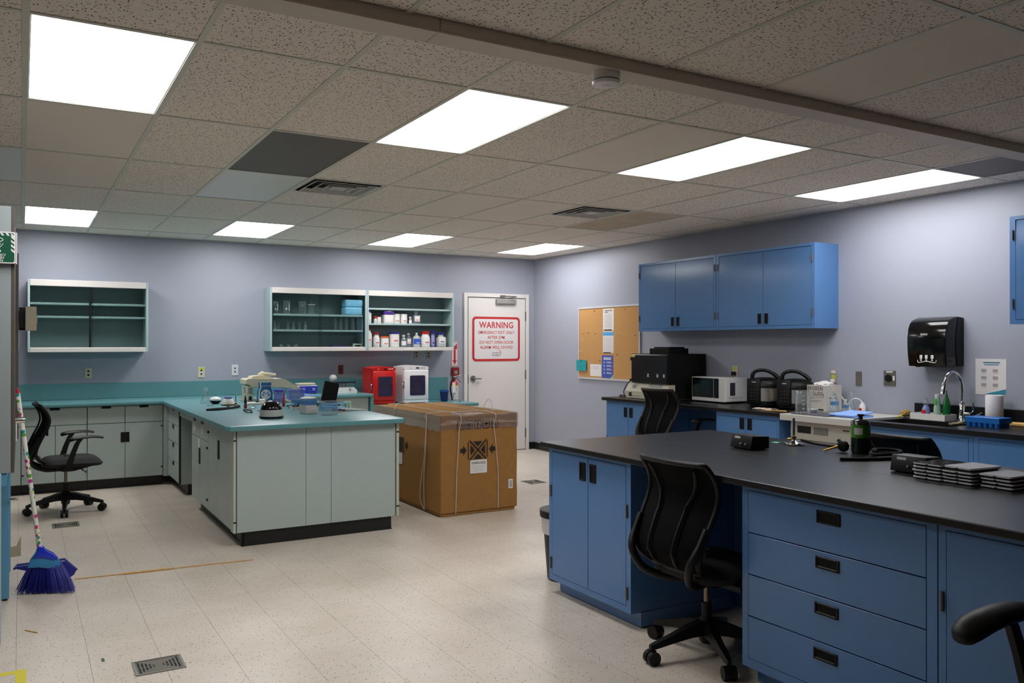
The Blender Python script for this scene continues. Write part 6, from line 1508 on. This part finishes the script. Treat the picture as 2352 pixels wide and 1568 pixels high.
t = thing('dish_soap_bottle', 'clear and green dish soap bottle in the white tray', 'bottle', (6.28,4.045,SZ)); obj('body', lathe(bmesh.new(), [(0,0),(.036,0),(.038,.005),(.034,.09),(.026,.13),(.028,.155),(.018,.175)], seg=18, sy=.7), mat('pale_soap','A9C9B4',.25), t, smooth=True, local=True); obj('cap', lathe(bmesh.new(), [(.019,.175),(.020,.20),(0,.202)], seg=14), 'white', t, smooth=True, local=True); obj('label_wrap', B(-.031,-.029,-.013,.013,.12,.165), mat('leaf_green','4FA83C',.5), t, local=True)
t = thing('green_soap_bottle', 'dark green bottle behind the dish soap', 'bottle', (6.322,3.995,SZ)); obj('body', lathe(bmesh.new(), [(0,0),(.034,0),(.036,.005),(.036,.12),(.02,.17),(.012,.185),(.012,.2)], seg=18, sy=.7), mat('bottle_green','0F6B30',.3), t, smooth=True, local=True); obj('pump', tube(bmesh.new(), [(0,0,.2),(0,0,.225),(-.03,0,.225)], .006, 6), mat('pump_green','2F8A5A',.4), t, local=True)
fc = thing('sink_faucet', 'tall chrome gooseneck tap at the sink', 'tap', (6.31, 3.86, RZ))
obj('base', lathe(bmesh.new(), [(0,0),(.034,0),(.034,.006),(.027,.02),(.025,.06),(.022,.075),(.02,.15),(.013,.16)], seg=22), 'chrome', fc, smooth=True, local=True)
obj('neck', tube(bmesh.new(), smooth_path([(0,0,.15),(0,0,.24),(-.004,.006,.31),(-.03,.015,.36),(-.075,.03,.385),(-.12,.045,.36),(-.145,.052,.30)], 6), .0125, 10), 'chrome', fc, smooth=True, local=True)
obj('spray_head', tube(bmesh.new(), [(-.144,.052,.305),(-.150,.054,.27),(-.158,.057,.215)], [.014,.019,.021], 14), 'chrome', fc, smooth=True, local=True)
obj('side_knob', cyl(bmesh.new(), (0,-.02,.055),(0,-.075,.055),.021,seg=16), 'chrome', fc, smooth=True, local=True)
obj('lever', tube(bmesh.new(), [(.0,-.065,.06),(.006,-.085,.085),(.008,-.083,.15)], [.008,.007,.006], 8), 'chrome', fc, smooth=True, local=True)
t = thing('dish_brush', 'dish brush leaning across the sink edge', 'brush', (6.10,3.72,RZ)); obj('handle', tube(bmesh.new(), [(6.30,3.70,1.0),(6.2,3.72,.965),(6.10,3.735,.938)], .006, 8), 'clear', t, smooth=True); b = tube(bmesh.new(), [(6.12,3.73,.944),(6.05,3.745,.927),(5.99,3.755,.9265)], [.01,.018,.02], 8, flat=.5)
for v_ in b.verts: v_.co.z = max(v_.co.z, RZ)
obj('brush_head', b, mat('tan_bristle','8E8360',.9), t)
t = thing('paper_roll', 'white paper towel roll standing by the sink', 'paper roll', (6.30,3.605,RZ)); obj('roll', lathe(bmesh.new(), [(.018,0),(.058,0),(.06,.003),(.06,.215),(.058,.218),(.018,.218)], seg=30, caps=False), 'paper', t, smooth=True, local=True); obj('core', lathe(bmesh.new(), [(.0185,.001),(.0185,.217)], seg=18, caps=False), 'card', t, smooth=True, local=True)
rk = thing('blue_bottle_rack', 'bright blue plastic tube rack by the sink', 'rack', (6.11, 3.53, RZ))
bl_ = mat('azure_plastic','0F6BC2',.35)
obj('top_plate', B(6.02,6.18,3.41,3.665,.982,.990,bev=.002), bl_, rk); b = bmesh.new()
for i in range(6):
    for j in range(4): cyl(b, (6.04+.04*j,3.435+.041*i,RZ),(6.04+.04*j,3.435+.041*i,.982),.017,.019,seg=10)
o = obj('tube_wells', b, bl_, rk, smooth=30); o['kind'] = 'stuff'; obj('skirt', frame_slab(bmesh.new(), 6.02,6.18,3.41,3.665,6.0225,6.1775,3.4125,3.6625,.95,.982), bl_, rk)
solo('wooden_block', B(6.28,6.37,3.36,3.50,RZ,RZ+.025,bev=.006), 'wood', 'small wooden block at the back of the sink counter', 'block')

# =================================================================== ISLAND TOP ITEMS (z = .925)
IZ = .9255
def psu(x, y, rz, label):
    t = thing('power_supply', label, 'power supply', (x,y,IZ), rz, 'small black power supplies')
    b = bmesh.new(); prism(b, [(-.07,.004),(.07,.004),(.07,.074),(-.055,.080)], 'y', -.085, .085); bmesh.ops.bevel(b, geom=b.edges[:], offset=.005, segments=2, profile=.5, affect='EDGES')
    obj('case', b, 'black', t, smooth=35, local=True)
    obj('label_plate', xform(B(-.0015,0,.01,.055,-.006,.006), Ry(math.radians(11)), (-.058,0,.064)), 'lgrey', t, local=True)
    for y_ in (-.045, -.005): obj('jack', cyl(bmesh.new(), (-.066,y_,.032),(-.075,y_,.032),.005,seg=8), 'grey_pl', t, smooth=True, local=True)
    for a in (-.05,.05):
        for b_ in (-.06,.06): obj('foot', cyl(bmesh.new(), (a,b_,0),(a,b_,.005),.008,seg=8), 'black_matte', t, local=True)
psu(3.61, 3.47, math.radians(-4), 'small black power supply standing alone on the island')
psu(3.61, 2.435, math.radians(3), 'small black power supply behind the stacks of tablets')
# gas canister
gc = thing('gas_canister', 'green and black gas canister on the island', 'gas canister', (3.985, 3.015, IZ))
obj('body', lathe(bmesh.new(), [(0,0),(.044,0),(.05,.01),(.05,.155)], seg=28, caps=False), 'tankdark', gc, smooth=True, local=True)
obj('label_band', lathe(bmesh.new(), [(.0502,.085),(.0504,.088),(.0504,.152),(.0502,.155)], seg=28, caps=False), 'tank_green', gc, smooth=True, local=True)
obj('shoulder', lathe(bmesh.new(), [(.05,.155),(.046,.172),(.03,.186),(.014,.19)], seg=28, caps=False), 'tankdark', gc, smooth=True, local=True)
obj('cap', lathe(bmesh.new(), [(.014,.186),(.011,.192),(.011,.2),(.017,.204),(.017,.213),(0,.214)], seg=18), 'black', gc, smooth=True, local=True)
b = bmesh.new(); A = []; Bv = []
for k in range(7):
    a = PI+.25+.9*(k/6)-.3; A.append(b.verts.new((.0508*math.cos(a),.0508*math.sin(a),.104))); Bv.append(b.verts.new((.0508*math.cos(a),.0508*math.sin(a),.14)))
for k in range(6): b.faces.new((A[k],A[k+1],Bv[k+1],Bv[k]))
obj('warning_label', b, 'lgrey', gc, local=True)
t = burner('lab_burner', 'chrome lab burner on crumpled foil on the island', 3.965, 3.46, IZ+.006, .15)
b = bmesh.new(); rnd = random.Random(12); n = 22; ctr = b.verts.new((3.965,3.46,IZ+.005)); R1 = []; R2 = []
for k in range(n):
    a = 2*PI*k/n; r = rnd.uniform(.05,.09); R1.append(b.verts.new((3.965+.05*math.cos(a),3.46+.05*math.sin(a),IZ+rnd.uniform(.003,.006)))); R2.append(b.verts.new((3.965+r*.9*math.cos(a),3.46+r*1.1*math.sin(a),IZ+rnd.uniform(.001,.012))))
for k in range(n):
    b.faces.new((ctr,R1[k],R1[(k+1)%n])); b.faces.new((R1[k],R2[k],R2[(k+1)%n],R1[(k+1)%n]))
solo('foil_sheet', b, mat('crumpled_foil','C9C0A8',.2,metal=.9), 'crumpled foil under the chrome burner', 'foil')
solo('green_label_tab', B(3.93,3.96,3.55,3.60,IZ,IZ+.004), mat('mint_tab','7FC8A8',.6), 'mint green tab beside the chrome burner', 'tab')
rg = thing('gas_regulator', 'black gas regulator knob with brass nozzle on the island', 'regulator', (3.93, 3.085, IZ))
obj('knob', xform(lathe(bmesh.new(), [(0,-.016),(.022,-.016),(.031,-.010),(.033,0),(.031,.010),(.022,.016),(0,.016)], seg=20), Ry(math.radians(80)), (0,0,.034)), 'black', rg, smooth=True, local=True)
obj('nozzle', tube(bmesh.new(), [(-.02,.02,.03),(-.06,.055,.012),(-.075,.07,.006)], [.007,.005,.004], 8), 'brass', rg, smooth=True, local=True)
obj('coupling', cyl(bmesh.new(), (0,.015,.05),(-.01,.028,.068),.012,seg=12), 'chrome', rg, smooth=True, local=True)
b = tube(bmesh.new(), smooth_path([(3.99,3.43,IZ+.03),(4.03,3.36,IZ+.012),(4.05,3.22,IZ+.008),(4.04,3.14,IZ+.008)], 6), .0075, 8); solo('burner_hose', b, 'black_matte', 'black hose running from the chrome burner', 'hose', smooth=True)
pts = []
for k in range(40):
    a = 2*PI*k/16+.5; r = .105-.0009*k; pts.append((3.97+r*math.cos(a)*1.15, 2.845+r*math.sin(a)*.75, IZ+.009+.0011*max(0,k-14)))
b = tube(bmesh.new(), [(3.62,2.86,IZ+.009),(3.72,2.80,IZ+.009),(3.82,2.76,IZ+.009)]+smooth_path([(3.9,2.74,IZ+.009)]+pts[12:], 2), .009, 8); solo('coiled_rubber_hose', b, 'black_matte', 'coil of black rubber hose beside the gas canister', 'hose', smooth=True)
# stacks of tablets
def tablet(x, y, z, rz, label, grp, top='slate'):
    t = thing('tablet', label, 'tablet', (x,y,z), rz, grp)
    b = prism(bmesh.new(), rrect(-.102,.102,-.068,.068,.010,3), 'z', .0045, .0098); obj('shell', b, mat('tablet_silver','E2E2E4',.3,metal=.1), t, local=True)
    b = prism(bmesh.new(), rrect(-.092,.098,-.064,.064,.010,3), 'z', 0, .0045); obj('screen', b, 'black_gloss', t, local=True)
    obj('port', B(-.1024,-.1015,-.006,.006,.0045,.008), 'black', t, local=True)
    obj('cover', prism(bmesh.new(), rrect(-.099 if top != 'case' else -.092,.101,-.0665,.0665,.010,3), 'z', .0098, .0112 if top != 'case' else .0145), 'black_gloss' if top == 'black' else ('black_matte' if top == 'case' else mat('tablet_slate','A6A7AC',.4)), t, local=True)
rnd = random.Random(31)
NT = ['bottom','second from bottom','third from bottom','fourth from bottom','fifth from bottom','topmost','seventh']
for si, (x, y, n, nm) in enumerate(((3.555,2.275,5,'left'),(3.55,2.135,5,'middle'),(3.575,1.985,4,'right'))):
    for k in range(n):
        last = k == n-1
        name_ = 'topmost' if last else NT[k]
        tablet(x+rnd.uniform(-.006,.006)+(.02 if last and si == 1 else 0), y+rnd.uniform(-.004,.004), IZ+.0147*k, rnd.uniform(-.03,.03)+(-.10 if last and si == 1 else 0), f'{name_} tablet in the {nm} stack on the island', f'tablets in the {nm} stack', ('black' if si == 0 else 'slate') if last else 'case')
